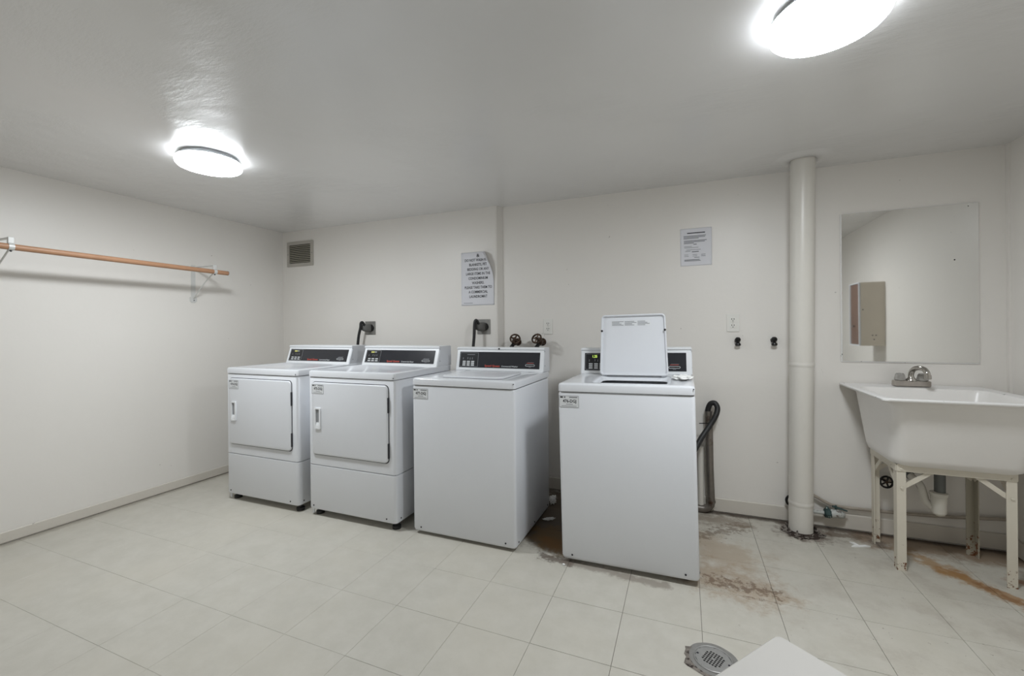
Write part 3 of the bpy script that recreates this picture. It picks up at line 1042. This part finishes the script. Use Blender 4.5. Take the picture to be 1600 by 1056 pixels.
# ------------------------------------------------------------------ paper notices
def notice(name, x0, x1, z0, z1, y, label, rows, curl=None, tilt=0.0):
    """rows: text or print runs given as (kind, ...) in sheet coordinates from the lower left corner"""
    W_, H_ = x1 - x0, z1 - z0
    t = thing(name, (x0, y, z0), label, 'notice')

    def bend(u, v, d=0.0):
        off = 0.0012 + 0.003 * math.sin(math.pi * v / H_) * (u / W_)
        if curl:
            (px_, pz_), (nx, nz), rho = curl
            s = (u - px_) * nx + (v - pz_) * nz
            if s > 0:
                a = min(s / rho, 2.6)
                u += nx * (rho * math.sin(a) - s)
                v += nz * (rho * math.sin(a) - s)
                off += rho * (1 - math.cos(a))
                return (u + v * tilt, -off - d * math.cos(a), v)
        return (u + v * tilt, -off - d, v)
    nu, nv = 22, 30
    vs_ = [bend(W_ * i / nu, H_ * j / nv) for j in range(nv + 1) for i in range(nu + 1)]
    fs = [(j * (nu + 1) + i, j * (nu + 1) + i + 1, (j + 1) * (nu + 1) + i + 1, (j + 1) * (nu + 1) + i) for j in range(nv) for i in range(nu)]
    sheet = MB().add(vs_, fs).build('sheet', M['paper'], t, 60)
    md = sheet.modifiers.new('thickness', 'SOLIDIFY')
    md.thickness = 0.0004
    for r in rows:
        if r[0] == 'text':
            _, body, size, cu, cv, bold, xs = r
            vv, ff = text_geo(body, size, bold, 'CENTER', xs)
            MB().add([bend(cu + a, cv + b, 0.0012) for a, b in vv], ff).build('lettering', M['print_black'], t, 0)
        else:
            _, u0, u1, v, h, mk = r
            n = 6
            a = [bend(u0 + (u1 - u0) * k / n, v, 0.0010) for k in range(n + 1)]
            b = [bend(u0 + (u1 - u0) * k / n, v + h, 0.0010) for k in range(n + 1)]
            MB().add(a + b, [(k, k + 1, n + 2 + k, n + 1 + k) for k in range(n)]).build('print_line', M[mk], t, 0)
    return t


W1, H1 = 0.285, 0.418
lines = ['DO NOT WASH RUGS,', 'BLANKETS, PET', 'BEDDING OR ANY', 'LARGE ITEMS IN THE', 'CONDOMINIUM', 'WASHERS.', 'PLEASE TAKE THEM TO', 'A COMMERCIAL', 'LAUNDROMAT']
rows = []
for k, s in enumerate(lines):
    rows.append(('text', s, 0.0285, 0.148 - 0.002 * k * 0, 0.345 - k * 0.0356, 0.0005, 0.80))
rows.append(('text', '&', 0.036, 0.148, 0.378, 0.0006, 1.1))
rows.append(('bar', 0.02, 0.10, 0.018, 0.003, 'print_mid'))
notice('laundry_notice', -1.640, -1.640 + W1, 1.378, 1.378 + H1, YB_L, 'curling white notice with large black lettering beside wall step', rows,
       curl=((0.172, 0.418), (0.925, 0.380), 0.045))

W2, H2 = 0.190, 0.246
rows = [('bar', 0.042, 0.150, 0.212, 0.006, 'print_black')]
for u0, u1, v, h, mk in (
        (0.020, 0.155, 0.194, 0.004, 'print_mid'), (0.020, 0.150, 0.186, 0.004, 'print_mid'), (0.020, 0.112, 0.178, 0.004, 'print_mid'),
        (0.022, 0.160, 0.163, 0.004, 'print_mid'), (0.022, 0.148, 0.155, 0.004, 'print_mid'), (0.022, 0.082, 0.147, 0.004, 'print_mid'),
        (0.080, 0.100, 0.139, 0.0035, 'print_black'), (0.024, 0.070, 0.126, 0.003, 'line_grey'), (0.024, 0.110, 0.118, 0.003, 'line_grey'),
        (0.036, 0.124, 0.104, 0.003, 'line_grey'), (0.030, 0.062, 0.095, 0.003, 'print_mid'), (0.070, 0.112, 0.090, 0.004, 'print_black'),
        (0.024, 0.048, 0.072, 0.003, 'line_grey'), (0.074, 0.102, 0.072, 0.003, 'line_grey'), (0.126, 0.152, 0.070, 0.003, 'print_mid'),
        (0.024, 0.050, 0.062, 0.003, 'line_grey'), (0.074, 0.102, 0.062, 0.003, 'line_grey'), (0.126, 0.152, 0.060, 0.003, 'print_mid'),
        (0.084, 0.116, 0.052, 0.0035, 'print_mid'), (0.024, 0.116, 0.038, 0.004, 'print_mid'), (0.024, 0.122, 0.031, 0.004, 'print_mid')):
    rows.append(('bar', u0, u1, v, h, mk))
notice('rules_notice', -0.022, -0.022 + W2, 1.596, 1.596 + H2, YB, 'white notice with small print above the open washer', rows)

# ------------------------------------------------------------------ vertical drain pipe
pb, pt = Vector((0.617, 2.935, 0.0)), Vector((0.630, 2.875, ZC))
t = thing('drain_pipe', pb, 'thick cream painted drain pipe from floor to ceiling', 'pipe')
ax = pt - pb
prof_pts, prof_r = [], []
for fz, r in ((0.0, 0.0625), (0.012, 0.0605), (0.074, 0.0605), (0.076, 0.0625), (0.083, 0.0625), (0.085, 0.0605), (0.450, 0.0605), (0.452, 0.0625), (0.459, 0.0625), (0.461, 0.0605), (1.0, 0.0605)):
    prof_pts.append(ax * fz)
    prof_r.append(r)
    if r < 0.062:
        for g_ in ((0.0015,) if fz in (0.012, 0.085, 0.461) else ((-0.0015,) if fz in (0.074, 0.450) else ())):
            (prof_pts.append if g_ > 0 else (lambda q: prof_pts.insert(len(prof_pts) - 1, q)))(ax * (fz + g_))
            prof_r.append(r)
MB().tube(prof_pts, prof_r, 36).build('pipe_shaft', M['pipe_paint'], t, 50)
# plaster collar at the ceiling
co = MB()
loops = []
for dr, dz in ((0.0, -0.002), (0.012, -0.009), (0.045, -0.005), (0.085, 0.0)):
    L = []
    for k in range(40):
        a = 2 * math.pi * k / 40
        wob = 1 + 0.25 * mnoise.noise(Vector((math.cos(a) * 1.5, math.sin(a) * 1.5, dr * 30)))
        L.append((ax.x + (0.062 + dr * wob) * math.cos(a), ax.y + (0.062 + dr * wob) * math.sin(a), ax.z + dz))
    loops.append(L)
co.loft(loops, False, False).build('plaster_collar', M['ceiling'], t, 60)
# ragged rim of broken sealant round the foot
m = MB()
random.seed(5)
for k in range(60):
    a = random.uniform(0, 2 * math.pi)
    r = random.uniform(0.058, 0.105) * (1.15 if math.sin(a) < -0.2 else 0.9)
    c = Vector((r * math.cos(a), r * math.sin(a), random.uniform(0.001, 0.012)))
    q = Vector((random.uniform(-1, 1), random.uniform(-1, 1), random.uniform(-.3, .6))).normalized()
    s = random.uniform(0.012, 0.030)
    w_ = q.cross(Vector((0, 0, 1))).normalized() * s * 0.45
    e = Vector((0, 0, 0.004))
    z0 = Vector((c.x, c.y, 0.001))
    m.add([z0 - w_, z0 + w_, c + q * s + w_ * .4 + e, c + q * s - w_ * .4 + e, z0 - w_ + e, z0 + w_ + e], [(0, 1, 2, 3), (4, 5, 2, 3), (0, 4, 3), (1, 5, 2)])
o = m.build('crumbled_seal', M['flake'], t, 0)
m = MB()
L0, L1 = [], []
for k in range(44):
    a = 2 * math.pi * k / 44
    r = 0.080 + 0.030 * mnoise.noise(Vector((2.2 * math.cos(a), 2.2 * math.sin(a), 4.0))) + 0.016 * mnoise.noise(Vector((7 * math.cos(a), 7 * math.sin(a), 1.0)))
    r += 0.02 if -2.6 < (a if a < math.pi else a - 2 * math.pi) < 0.3 else 0
    L0.append((r * math.cos(a), r * math.sin(a), 0.0006))
    L1.append((0.06 * math.cos(a), 0.06 * math.sin(a), 0.010))
m.loft([L0, L1], False, False).build('dirt_ring', M['dirt'], t, 60)

# ------------------------------------------------------------------ standpipe and washer drain hose
sp = at_y(1108, 720, YB - 0.045)
t = thing('standpipe', (sp.x, YB - 0.045, 0.0), 'bare metal standpipe with a bend at the floor beside washer', 'pipe')
path = [(0.0, 0, 0.655), (0.003, 0, 0.30), (0.010, 0, 0.075)]
path += [(0.010 - 0.05 * (1 - math.cos(a)), 0, 0.075 - 0.05 * math.sin(a)) for a in (0.4, 0.8, 1.2, math.pi / 2)]
path += [(-0.20, 0, 0.025)]
MB().tube(path, 0.0235, 18).build('riser', M['galv'], t, 50)
MB().tube([(-0.050, 0.012, 0.02), (-0.050, 0.012, 0.42)], 0.019, 16).build('painted_stub', M['pipe_paint'], t, 50)
m = MB()
m.lathe((0.010, 0, 0.085), (0, 0, -1), [(0, 0.0255), (0.012, 0.0265), (0.016, 0.0235)], 18)
m.build('coupling', M['galv'], t)
hy = YB - 0.047
P = lambda px, py, y: tuple(at_y(px, py, y))
hp = [P(1107, 652, hy), P(1106, 641, hy - 0.002), P(1110, 631, hy - 0.006), P(1117, 630, hy - 0.012), P(1121, 638, hy - 0.022), P(1118, 650, hy - 0.04), P(1109, 665, hy - 0.06), P(1096, 684, hy - 0.10),
      (0.035, 2.84, 0.42), (-0.06, 2.80, 0.36)]
o = MB().tube(smooth_path(hp, 7), 0.0165, 14).build('drain_hose', M['black_rubber'])
tag(o, 'black drain hose looping into the metal standpipe', 'hose')
ty = at_y(1096, 660, hy - 0.02)
o = MB().tube(smooth_path([(ty.x - 0.015, hy - 0.05, ty.z), (ty.x + 0.03, hy - 0.048, ty.z + 0.003), (sp.x + 0.005, hy - 0.035, ty.z + 0.004)], 4), 0.003, 6).build('cable_tie', M['black_metal'])
tag(o, 'thin black tie holding the drain hose to standpipe', 'tie')

# ------------------------------------------------------------------ low water line and corroded valve by the drain pipe
def wp(px, py, d):
    return tuple(at_y(px, py, YB - d))


o = MB().tube(smooth_path([wp(1258, 766, .03), wp(1272, 774, .03), wp(1293, 786, .028), wp(1310, 791, .026), wp(1360, 797, .024), wp(1460, 806, .024), (XR - 0.002, YB - .024, 0.178)], 5), 0.009, 10).build('water_line', M['copper'])
tag(o, 'thin painted water line running low behind the sink', 'pipe')
v0 = at_y(1297, 802, YB - .055)
t = thing('shutoff_valve', tuple(v0), 'corroded teal and white valve low behind drain pipe', 'valve')
MB().tube([(-0.10, 0.0, 0.0), (-0.02, 0, 0)], 0.011, 10).build('inlet', M['white_corroded'], t)
MB().lathe((-0.030, 0, 0), (1, 0, 0), [(0, 0.018), (0.006, 0.027), (0.026, 0.029), (0.036, 0.022)], 8).build('nut', M['teal'], t, 30)
MB().tube(smooth_path([(0.004, 0, 0), (0.030, 0, 0.004), (0.052, 0.008, -0.002), (0.060, 0.025, -0.008)], 5), [0.024] * 6 + [0.022] * 10, 12).build('valve_body', M['white_corroded'], t)
MB().lathe((-0.014, 0, 0.026), (0, 0, 1), [(0, 0.010), (0.008, 0.008), (0.012, 0.004)], 10).build('cap', M['teal'], t)
MB().tube([(0.010, -0.005, 0.046), (0.080, -0.008, 0.028)], [0.006, 0.0045], 8).build('lever', M['teal'], t)
MB().tube([(0.028, 0, 0.01), (0.028, 0, 0.05)], 0.006, 8).build('stem', M['teal'], t)
r0 = at_y(1231, 781, YB - .03)
m = MB().torus((r0.x + 0.012, YB - .03, r0.z), (0.6, -1, 0.1), 0.026, 0.007, 18, 8)
m.tube([(r0.x + 0.012, YB, r0.z), (r0.x + 0.012, YB - 0.04, r0.z)], 0.008, 8)
o = m.build('wheel_valve', M['black_metal'])
tag(o, 'black wheel valve half hidden behind the drain pipe', 'valve')

# ------------------------------------------------------------------ laundry sink on its iron stand
SX0, SX1, SY0, SY1, SZ = 0.834, 1.462, 2.432, 3.046, 0.861
sink_root = t = thing('laundry_sink', ((SX0 + SX1) / 2, (SY0 + SY1) / 2, 0), 'worn white porcelain laundry sink on painted iron legs', 'sink')
ox, oy = (SX0 + SX1) / 2, (SY0 + SY1) / 2


def sl(x0, x1, y0, y1, r, z):
    return [(a - ox, b - oy, z) for a, b in rr(x0, x1, y0, y1, r, 8)]


outer = [sl(0.985, 1.370, 2.665, 2.93, 0.05, 0.508), sl(0.952, 1.400, 2.628, 2.955, 0.055, 0.512), sl(0.932, 1.412, 2.600, 2.970, 0.060, 0.526), sl(0.925, 1.418, 2.588, 2.976, 0.062, 0.552),
         sl(0.922, 1.420, 2.582, 2.978, 0.062, 0.570), sl(0.893, 1.430, 2.492, 3.000, 0.060, 0.800), sl(0.890, 1.431, 2.486, 3.001, 0.060, 0.818), sl(0.884, 1.433, 2.474, 3.004, 0.058, 0.836), sl(0.868, 1.436, 2.456, 3.010, 0.055, 0.8475)]
inner = [sl(0.885, 1.412, 2.482, 2.918, 0.05, 0.856), sl(0.893, 1.404, 2.492, 2.910, 0.05, 0.842), sl(0.935, 1.370, 2.585, 2.890, 0.06, 0.58), sl(0.975, 1.330, 2.64, 2.86, 0.06, 0.545), sl(1.10, 1.20, 2.72, 2.80, 0.03, 0.538)]
basin = MB().loft(outer + [sl(0.868, 1.436, 2.456, 3.010, 0.055, 0.8475)], True, False)
basin.build('basin', M['porcelain'], t, 50)
MB().loft(inner, False, True).build('basin_inside', M['porcelain'], t, 50)
MB().loft([sl(0.868, 1.436, 2.456, 3.010, 0.055, 0.8475), sl(SX0 + .004, SX1 - .004, SY0 + .004, SY1, 0.018, 0.8475), sl(SX0, SX1, SY0, SY1, 0.02, 0.851), sl(SX0, SX1, SY0, SY1, 0.02, 0.857),
           sl(SX0 + .005, SX1 - .005, SY0 + .005, SY1 - .002, 0.018, 0.861), sl(SX0 + .02, SX1 - .02, SY0 + .02, SY1 - .01, 0.02, 0.8605), sl(0.885, 1.412, 2.482, 2.918, 0.05, 0.856)],
          False, False).build('rim', M['rim_chip'], t, 50)


def angle_leg(x, y, sx, sy, z1, matl):
    """L-section leg; sx, sy point to the inside of the stand"""
    w_, th = 0.036, 0.004
    pts = [(0, 0), (w_ * sx, 0), (w_ * sx, th * sy), (th * sx, th * sy), (th * sx, w_ * sy), (0, w_ * sy)]
    return MB().prism('z', [(x + a - ox, y + b - oy) for a, b in pts], 0.0, z1).build('leg', matl, t, 0)


LX0, LX1, LY0, LY1, LZ = 0.952, 1.382, 2.632, 2.940, 0.512
angle_leg(LX0, LY0, 1, 1, LZ, M['leg'])
angle_leg(LX1, LY0, -1, 1, LZ, M['leg'])
angle_leg(LX0, LY1, 1, -1, LZ, M['leg'])
angle_leg(LX1, LY1, -1, -1, LZ, M['leg_rusty'])
for (x0, x1, y0, y1) in ((LX0, LX1, LY0 - 0.004, LY0), (LX0, LX1, LY1, LY1 + 0.004), (LX0 - 0.004, LX0, LY0, LY1), (LX1, LX1 + 0.004, LY0, LY1)):
    MB().box(x0 - ox, x1 - ox, y0 - oy, y1 - oy, LZ - 0.028, LZ + 0.006, 0.001).build('rail', M['sink_stand'], t, 0)


def brace(a, b):
    a, b = Vector(a), Vector(b)
    d = (b - a).normalized()
    w_ = Vector((0, 0, 1)).cross(d).normalized() * 0.0025
    v_ = d.cross(w_).normalized() * 0.0105
    o_ = Vector((ox, oy, 0))
    L = [[p - o_ + w_ + v_, p - o_ - w_ + v_, p - o_ - w_ - v_, p - o_ + w_ - v_] for p in (a, b)]
    MB().loft(L).build('brace', M['sink_stand'], t, 0)


for y in (LY0 + 0.008, LY1 - 0.008):
    for x, s in ((LX0 + 0.012, 1), (LX1 - 0.012, -1)):
        brace((x, y, 0.395), (x + s * 0.135, y, LZ - 0.012))
for x in (LX0 + 0.008, LX1 - 0.008):
    for y, s in ((LY0 + 0.012, 1), (LY1 - 0.012, -1)):
        brace((x, y, 0.395), (x, y + s * 0.115, LZ - 0.012))
for x, y in ((LX0, LY0), (LX1, LY0)):
    for z in (0.405, 0.495):
        MB().lathe((x + (0.018 if x == LX0 else -0.018) - ox, y - 0.004 - oy, z), (0, -1, 0), [(0, 0.006), (0.003, 0.005)], 8).build('bolt', M['sink_stand'], t)

# faucet on the back ledge
f0, f1 = at_y(1398, 601, 2.955), at_y(1456, 604, 2.955)
fx = (f0.x + f1.x) / 2
t = thing('faucet', (fx, 2.976, 0.8605), 'worn chrome two-handle faucet on the back of sink', 'faucet')
fw = (f1.x - f0.x) / 2
MB().rbox('z', -fw, fw, -0.022, 0.022, 0.0, 0.030, 0.006, 0.003).build('base_block', M['faucet_base'], t)
for s in (-1, 1):
    hx = s * (fw - 0.030)
    k = MB().lathe((hx, 0.0, 0.030), (0, 0, 1), [(0, 0.021), (0.004, 0.026), (0.014, 0.026), (0.034, 0.021), (0.040, 0.016), (0.042, 0.004)], 8)
    k.build('handle', M['acrylic'], t, 20)
MB().lathe((0, 0.0, 0.030), (0, 0, 1), [(0, 0.025), (0.006, 0.024), (0.018, 0.014), (0.024, 0.013)], 18).build('spout_collar', M['chrome'], t)
sp_path = smooth_path([(0, 0, 0.045), (0.0, 0.0, 0.068), (0.004, -0.016, 0.092), (0.010, -0.052, 0.104), (0.014, -0.096, 0.103), (0.017, -0.122, 0.088), (0.018, -0.128, 0.068)], 5)
MB().tube(sp_path, 0.0125, 14).build('spout', M['chrome'], t, 60)
MB().lathe((0.018, -0.128, 0.074), (0, -0.05, -1), [(0, 0.0145), (0.020, 0.0155), (0.022, 0.010)], 14).build('aerator', M['chrome'], t)

# waste pipe and trap under the basin
tx = 1.170
cup = MB().lathe((0, 0, 0.0), (0, 0, 1), [(0, 0.010), (0.006, 0.021), (0.020, 0.029), (0.104, 0.032)], 18).build('trap_cup', M['trap_white'], sink_root, 60)
cup.location = (tx - ox, 2.775 - oy, 0.24)
cup['label'] = 'white plastic trap cup'
MB().tube([(0.004, 0, 0.115), (0.004, 0, 0.300)], 0.0215, 16).build('tailpiece', M['tail_grey'], cup)
MB().lathe((0, 0, 0.100), (0, 0, 1), [(0, 0.031), (0.004, 0.035), (0.016, 0.035), (0.020, 0.024)], 16).build('slip_nut', M['trap_white'], cup)
MB().tube(smooth_path([(-0.008, 0.004, 0.025), (-0.042, 0.020, 0.060), (-0.050, 0.028, 0.10), (-0.060, 0.040, 0.140), (-0.085, 0.085, 0.170)], 5), 0.017, 12).build('trap_arm', M['trap_white'], cup, 60)
MB().tube([(-0.080, 0.080, 0.165), (-0.135, 0.190, 0.215), (-0.155, 0.272, 0.222)], 0.021, 14).build('wall_arm', M['tail_grey'], cup)
wv = at_y(1385, 753, YB - .06)
t = thing('wheel_valve', (wv.x, YB, wv.z), 'black wheel valve on wall under the sink', 'valve')
m = MB().torus((0, -0.06, 0), (0.15, -1, 0.1), 0.030, 0.0055, 22, 8)
for k in range(5):
    a = k * 2 * math.pi / 5
    m.tube([(0, -0.06, 0), (0.030 * math.cos(a), -0.06, 0.030 * math.sin(a))], 0.0045, 6)
m.build('wheel', M['black_metal'], t)
MB().tube([(0, 0, 0), (0, -0.066, 0)], 0.008, 10).build('stem', M['bronze'], t)
MB().tube(smooth_path([(0.0, -0.022, 0), (0.05, -0.026, 0.0), (0.10, -0.03, -0.01)], 4), 0.008, 8).build('supply_pipe', M['copper'], t)
sl0 = smooth_path([wp(1432, 757, .05), wp(1440, 772, .05), wp(1446, 782, .05), wp(1458, 786, .055), wp(1470, 778, .06)], 6)
o = MB().tube(sl0, 0.005, 8).build('supply_line', M['bronze'])
tag(o, 'thin dark supply line sagging behind the sink trap', 'hose')

# ------------------------------------------------------------------ mirror
mx0, mx1, mz0, mz1 = 0.850, 1.461, 0.981, 1.848
t = thing('wall_mirror', ((mx0 + mx1) / 2, YB, mz0), 'large frameless spotted mirror above the laundry sink', 'mirror')
w = (mx1 - mx0) / 2
MB().box(-w, w, -0.006, 0.0, 0, mz1 - mz0, 0.001).build('backing', M['rim_chip'], t, 0)
MB().box(-w + 0.006, w - 0.003, -0.0085, -0.0055, 0.006, mz1 - mz0 - 0.003, 0.0005).build('glass', M['mirror'], t, 0)

# ------------------------------------------------------------------ cabinet on the right wall, seen in the mirror
t = thing('wall_cabinet', (XR, 1.443, 1.02), 'beige wall cabinet with brown front, reflected in mirror', 'cabinet')
cw, cd, ch = 0.112, 0.172, 0.545
MB().box(-cd, 0, -cw, cw, 0, ch, 0.003).build('body', M['cab_beige'], t, 0)
fx_ = lambda u, v, d=0.0: (-cd - d, u, v)
border(fx_, -cw, cw, 0, ch, 0.008, 0.002, 0.0, 0.012).build('front_frame', M['enamel_dim'], t, 0)
d_ = patch(fx_, -cw + 0.010, cw - 0.010, 0.010, ch - 0.010, 0.0, 0.0, 0.003).build('door', M['cab_brown'], t, 0)
MB().lathe((-cd - 0.003, -0.01, 0.17), (-1, 0, 0), [(0, 0.006), (0.008, 0.006), (0.010, 0.010), (0.018, 0.010), (0.020, 0.004)], 14).build('knob', M['chrome'], d_)
for a, b in ((-0.09, 0.09), (-0.065, 0.09), (-0.078, 0.055), (-0.155, 0.31)):
    MB().lathe((a, cw, b), (0, 1, 0), [(0, 0.005), (0.0012, 0.005)], 8).build('screw', M['print_black'], t)

# ------------------------------------------------------------------ floor drain
t = thing('floor_drain', (DRAIN.x, DRAIN.y, 0.0), 'round metal floor drain set in a broken tile', 'drain')
L0, L1 = [], []
for k in range(48):
    a = 2 * math.pi * k / 48
    r = 0.086 + 0.004 * mnoise.noise(Vector((2 * math.cos(a), 2 * math.sin(a), 9)))
    L0.append((r * math.cos(a), r * math.sin(a), 0.0004))
    L1.append((0.066 * math.cos(a), 0.066 * math.sin(a), 0.0030))
MB().loft([L0, L1], False, False).build('flange', M['cast_flange'], t, 60)
m = MB()
loops = []
for s_ in (0.0, 1.0):
    L = []
    for k in range(15):
        a = math.radians(150 + 115 * k / 14)
        rin, rout = 0.080, 0.098 + 0.022 * mnoise.noise(Vector((3 * math.cos(a), 3 * math.sin(a), 2)))
        if k in (0, 14):
            rout = rin + 0.004
        r = rin if s_ == 0 else rout
        L.append((r * math.cos(a), r * math.sin(a), 0.0022 if s_ == 0 else 0.0005))
    loops.append(L)
m.loft(loops, False, False, closed=False).build('crumbled_edge', M['flake'], t, 0)
MB().torus((0, 0, 0.0035), (0, 0, 1), 0.0625, 0.0030, 40, 8).build('rim_ring', M['drain_metal'], t)
MB().lathe((0, 0, 0.0006), (0, 0, 1), [(0, 0.058), (0.0006, 0.058)], 32).build('drain_throat', M['black_hole'], t, 0)
# grate: plate of square cells with real holes
cell = 0.0042
n = 15
m = MB()
holes = set()
for i in range(-5, 6):
    for j in range(-5, 6):
        if i % 1 == 0 and (i * i + j * j) <= 27 and not (abs(i) <= 0 and abs(j) <= 0):
            if (i + j) % 2 == 0:
                holes.add((i, j))
hs = 0.0068
z0, z1 = 0.0014, 0.0042
ang = 0.35
for i in range(-9, 10):
    for j in range(-9, 10):
        if (i, j) in holes:
            continue
        cx_, cy_ = i * hs, j * hs
        if math.hypot(cx_, cy_) > 0.0605:
            continue
        q = hs / 2
        c, s = math.cos(ang), math.sin(ang)
        pts = [(c * a - s * b, s * a + c * b) for a, b in ((cx_ - q, cy_ - q), (cx_ + q, cy_ - q), (cx_ + q, cy_ + q), (cx_ - q, cy_ + q))]
        m.prism('z', pts, z0, z1)
m.build('grate', M['drain_metal'], t, 0)
for a in (2.9, -0.25):
    MB().lathe((0.0525 * math.cos(a), 0.0525 * math.sin(a), 0.0042), (0, 0, 1), [(0, 0.0045), (0.0006, 0.004)], 10).build('screw', M['print_black'], t)

# ------------------------------------------------------------------ scraps on the floor
p = at_z(861, 787, 0.0)
o = crumple('paper_ball', M['scrap'], (p.x + 0.01, p.y, 0.0), (0.034, 0.034, 0.034), 1)
tag(o, 'crumpled white paper ball behind the closed-lid washer', 'paper scrap')
p = at_z(858, 813, 0.0)
o = crumple('paper_scrap', M['scrap'], (p.x, p.y, 0.0), (0.045, 0.016, 0.010), 2)
o.rotation_euler.z = 0.5
tag(o, 'torn white paper scrap on dirty floor between the washers', 'paper scrap')
p = at_z(1343, 854, 0.0)
m = MB()
for a, l in ((0.3, 0.055), (2.3, 0.050), (3.6, 0.045)):
    d = Vector((math.cos(a), math.sin(a), 0))
    w_ = Vector((-d.y, d.x, 0)) * 0.008
    e = Vector((0, 0, 0.004))
    z_ = Vector((0, 0, 0.0005))
    m.loft([[z_ - w_, z_ + w_, z_ + w_ + e, z_ - w_ + e], [d * l * .6 + z_ - w_ * .7, d * l * .6 + z_ + w_ * .7, d * l * .6 + z_ + w_ * .7 + e * 2, d * l * .6 + z_ - w_ * .7 + e * 2], [d * l + z_ - w_ * .3, d * l + z_ + w_ * .3, d * l + z_ + w_ * .3 + e, d * l + z_ - w_ * .3 + e]])
o = m.build('paper_scrap', M['scrap'], None, 0)
o.location = (p.x, p.y, 0)
tag(o, 'three-pronged white scrap on floor beside the drain pipe', 'paper scrap')
p = at_z(881, 883, 0.0)
o = crumple('paper_scrap', M['scrap'], (p.x, p.y, 0.0), (0.008, 0.008, 0.005), 6)
tag(o, 'tiny white crumb on floor before the open washer', 'paper scrap')

# ------------------------------------------------------------------ white table whose corner reaches into view
TZ = 0.74
cnr = at_z(1214, 988, TZ)
e1 = (at_z(1120, 1056, TZ) - at_z(1215, 993, TZ)).normalized()
e2 = Vector((-e1.y, e1.x, 0))
if e2.x < 0:
    e2 = -e2
TL1, TL2 = 0.60, 0.90
centre = cnr + e1 * TL1 / 2 + e2 * TL2 / 2
rz = math.atan2(e2.y, e2.x)
t = thing('folding_table', (centre.x, centre.y, 0), 'plain white table with only a top corner showing', 'table', rot=(0, 0, rz))
MB().rbox('z', -TL2 / 2, TL2 / 2, -TL1 / 2, TL1 / 2, TZ - 0.03, TZ, 0.012, 0.004, 6).build('table_top', M['table_white'], t)
MB().box(-TL2 / 2 + 0.06, TL2 / 2 - 0.06, -TL1 / 2 + 0.06, TL1 / 2 - 0.06, TZ - 0.08, TZ - 0.03, 0.002).build('apron', M['table_leg'], t, 0)
for a in (-1, 1):
    for b in (-1, 1):
        MB().tube([(a * (TL2 / 2 - 0.09), b * (TL1 / 2 - 0.09), 0), (a * (TL2 / 2 - 0.08), b * (TL1 / 2 - 0.08), TZ - 0.04)], 0.014, 12).build('leg', M['table_leg'], t)
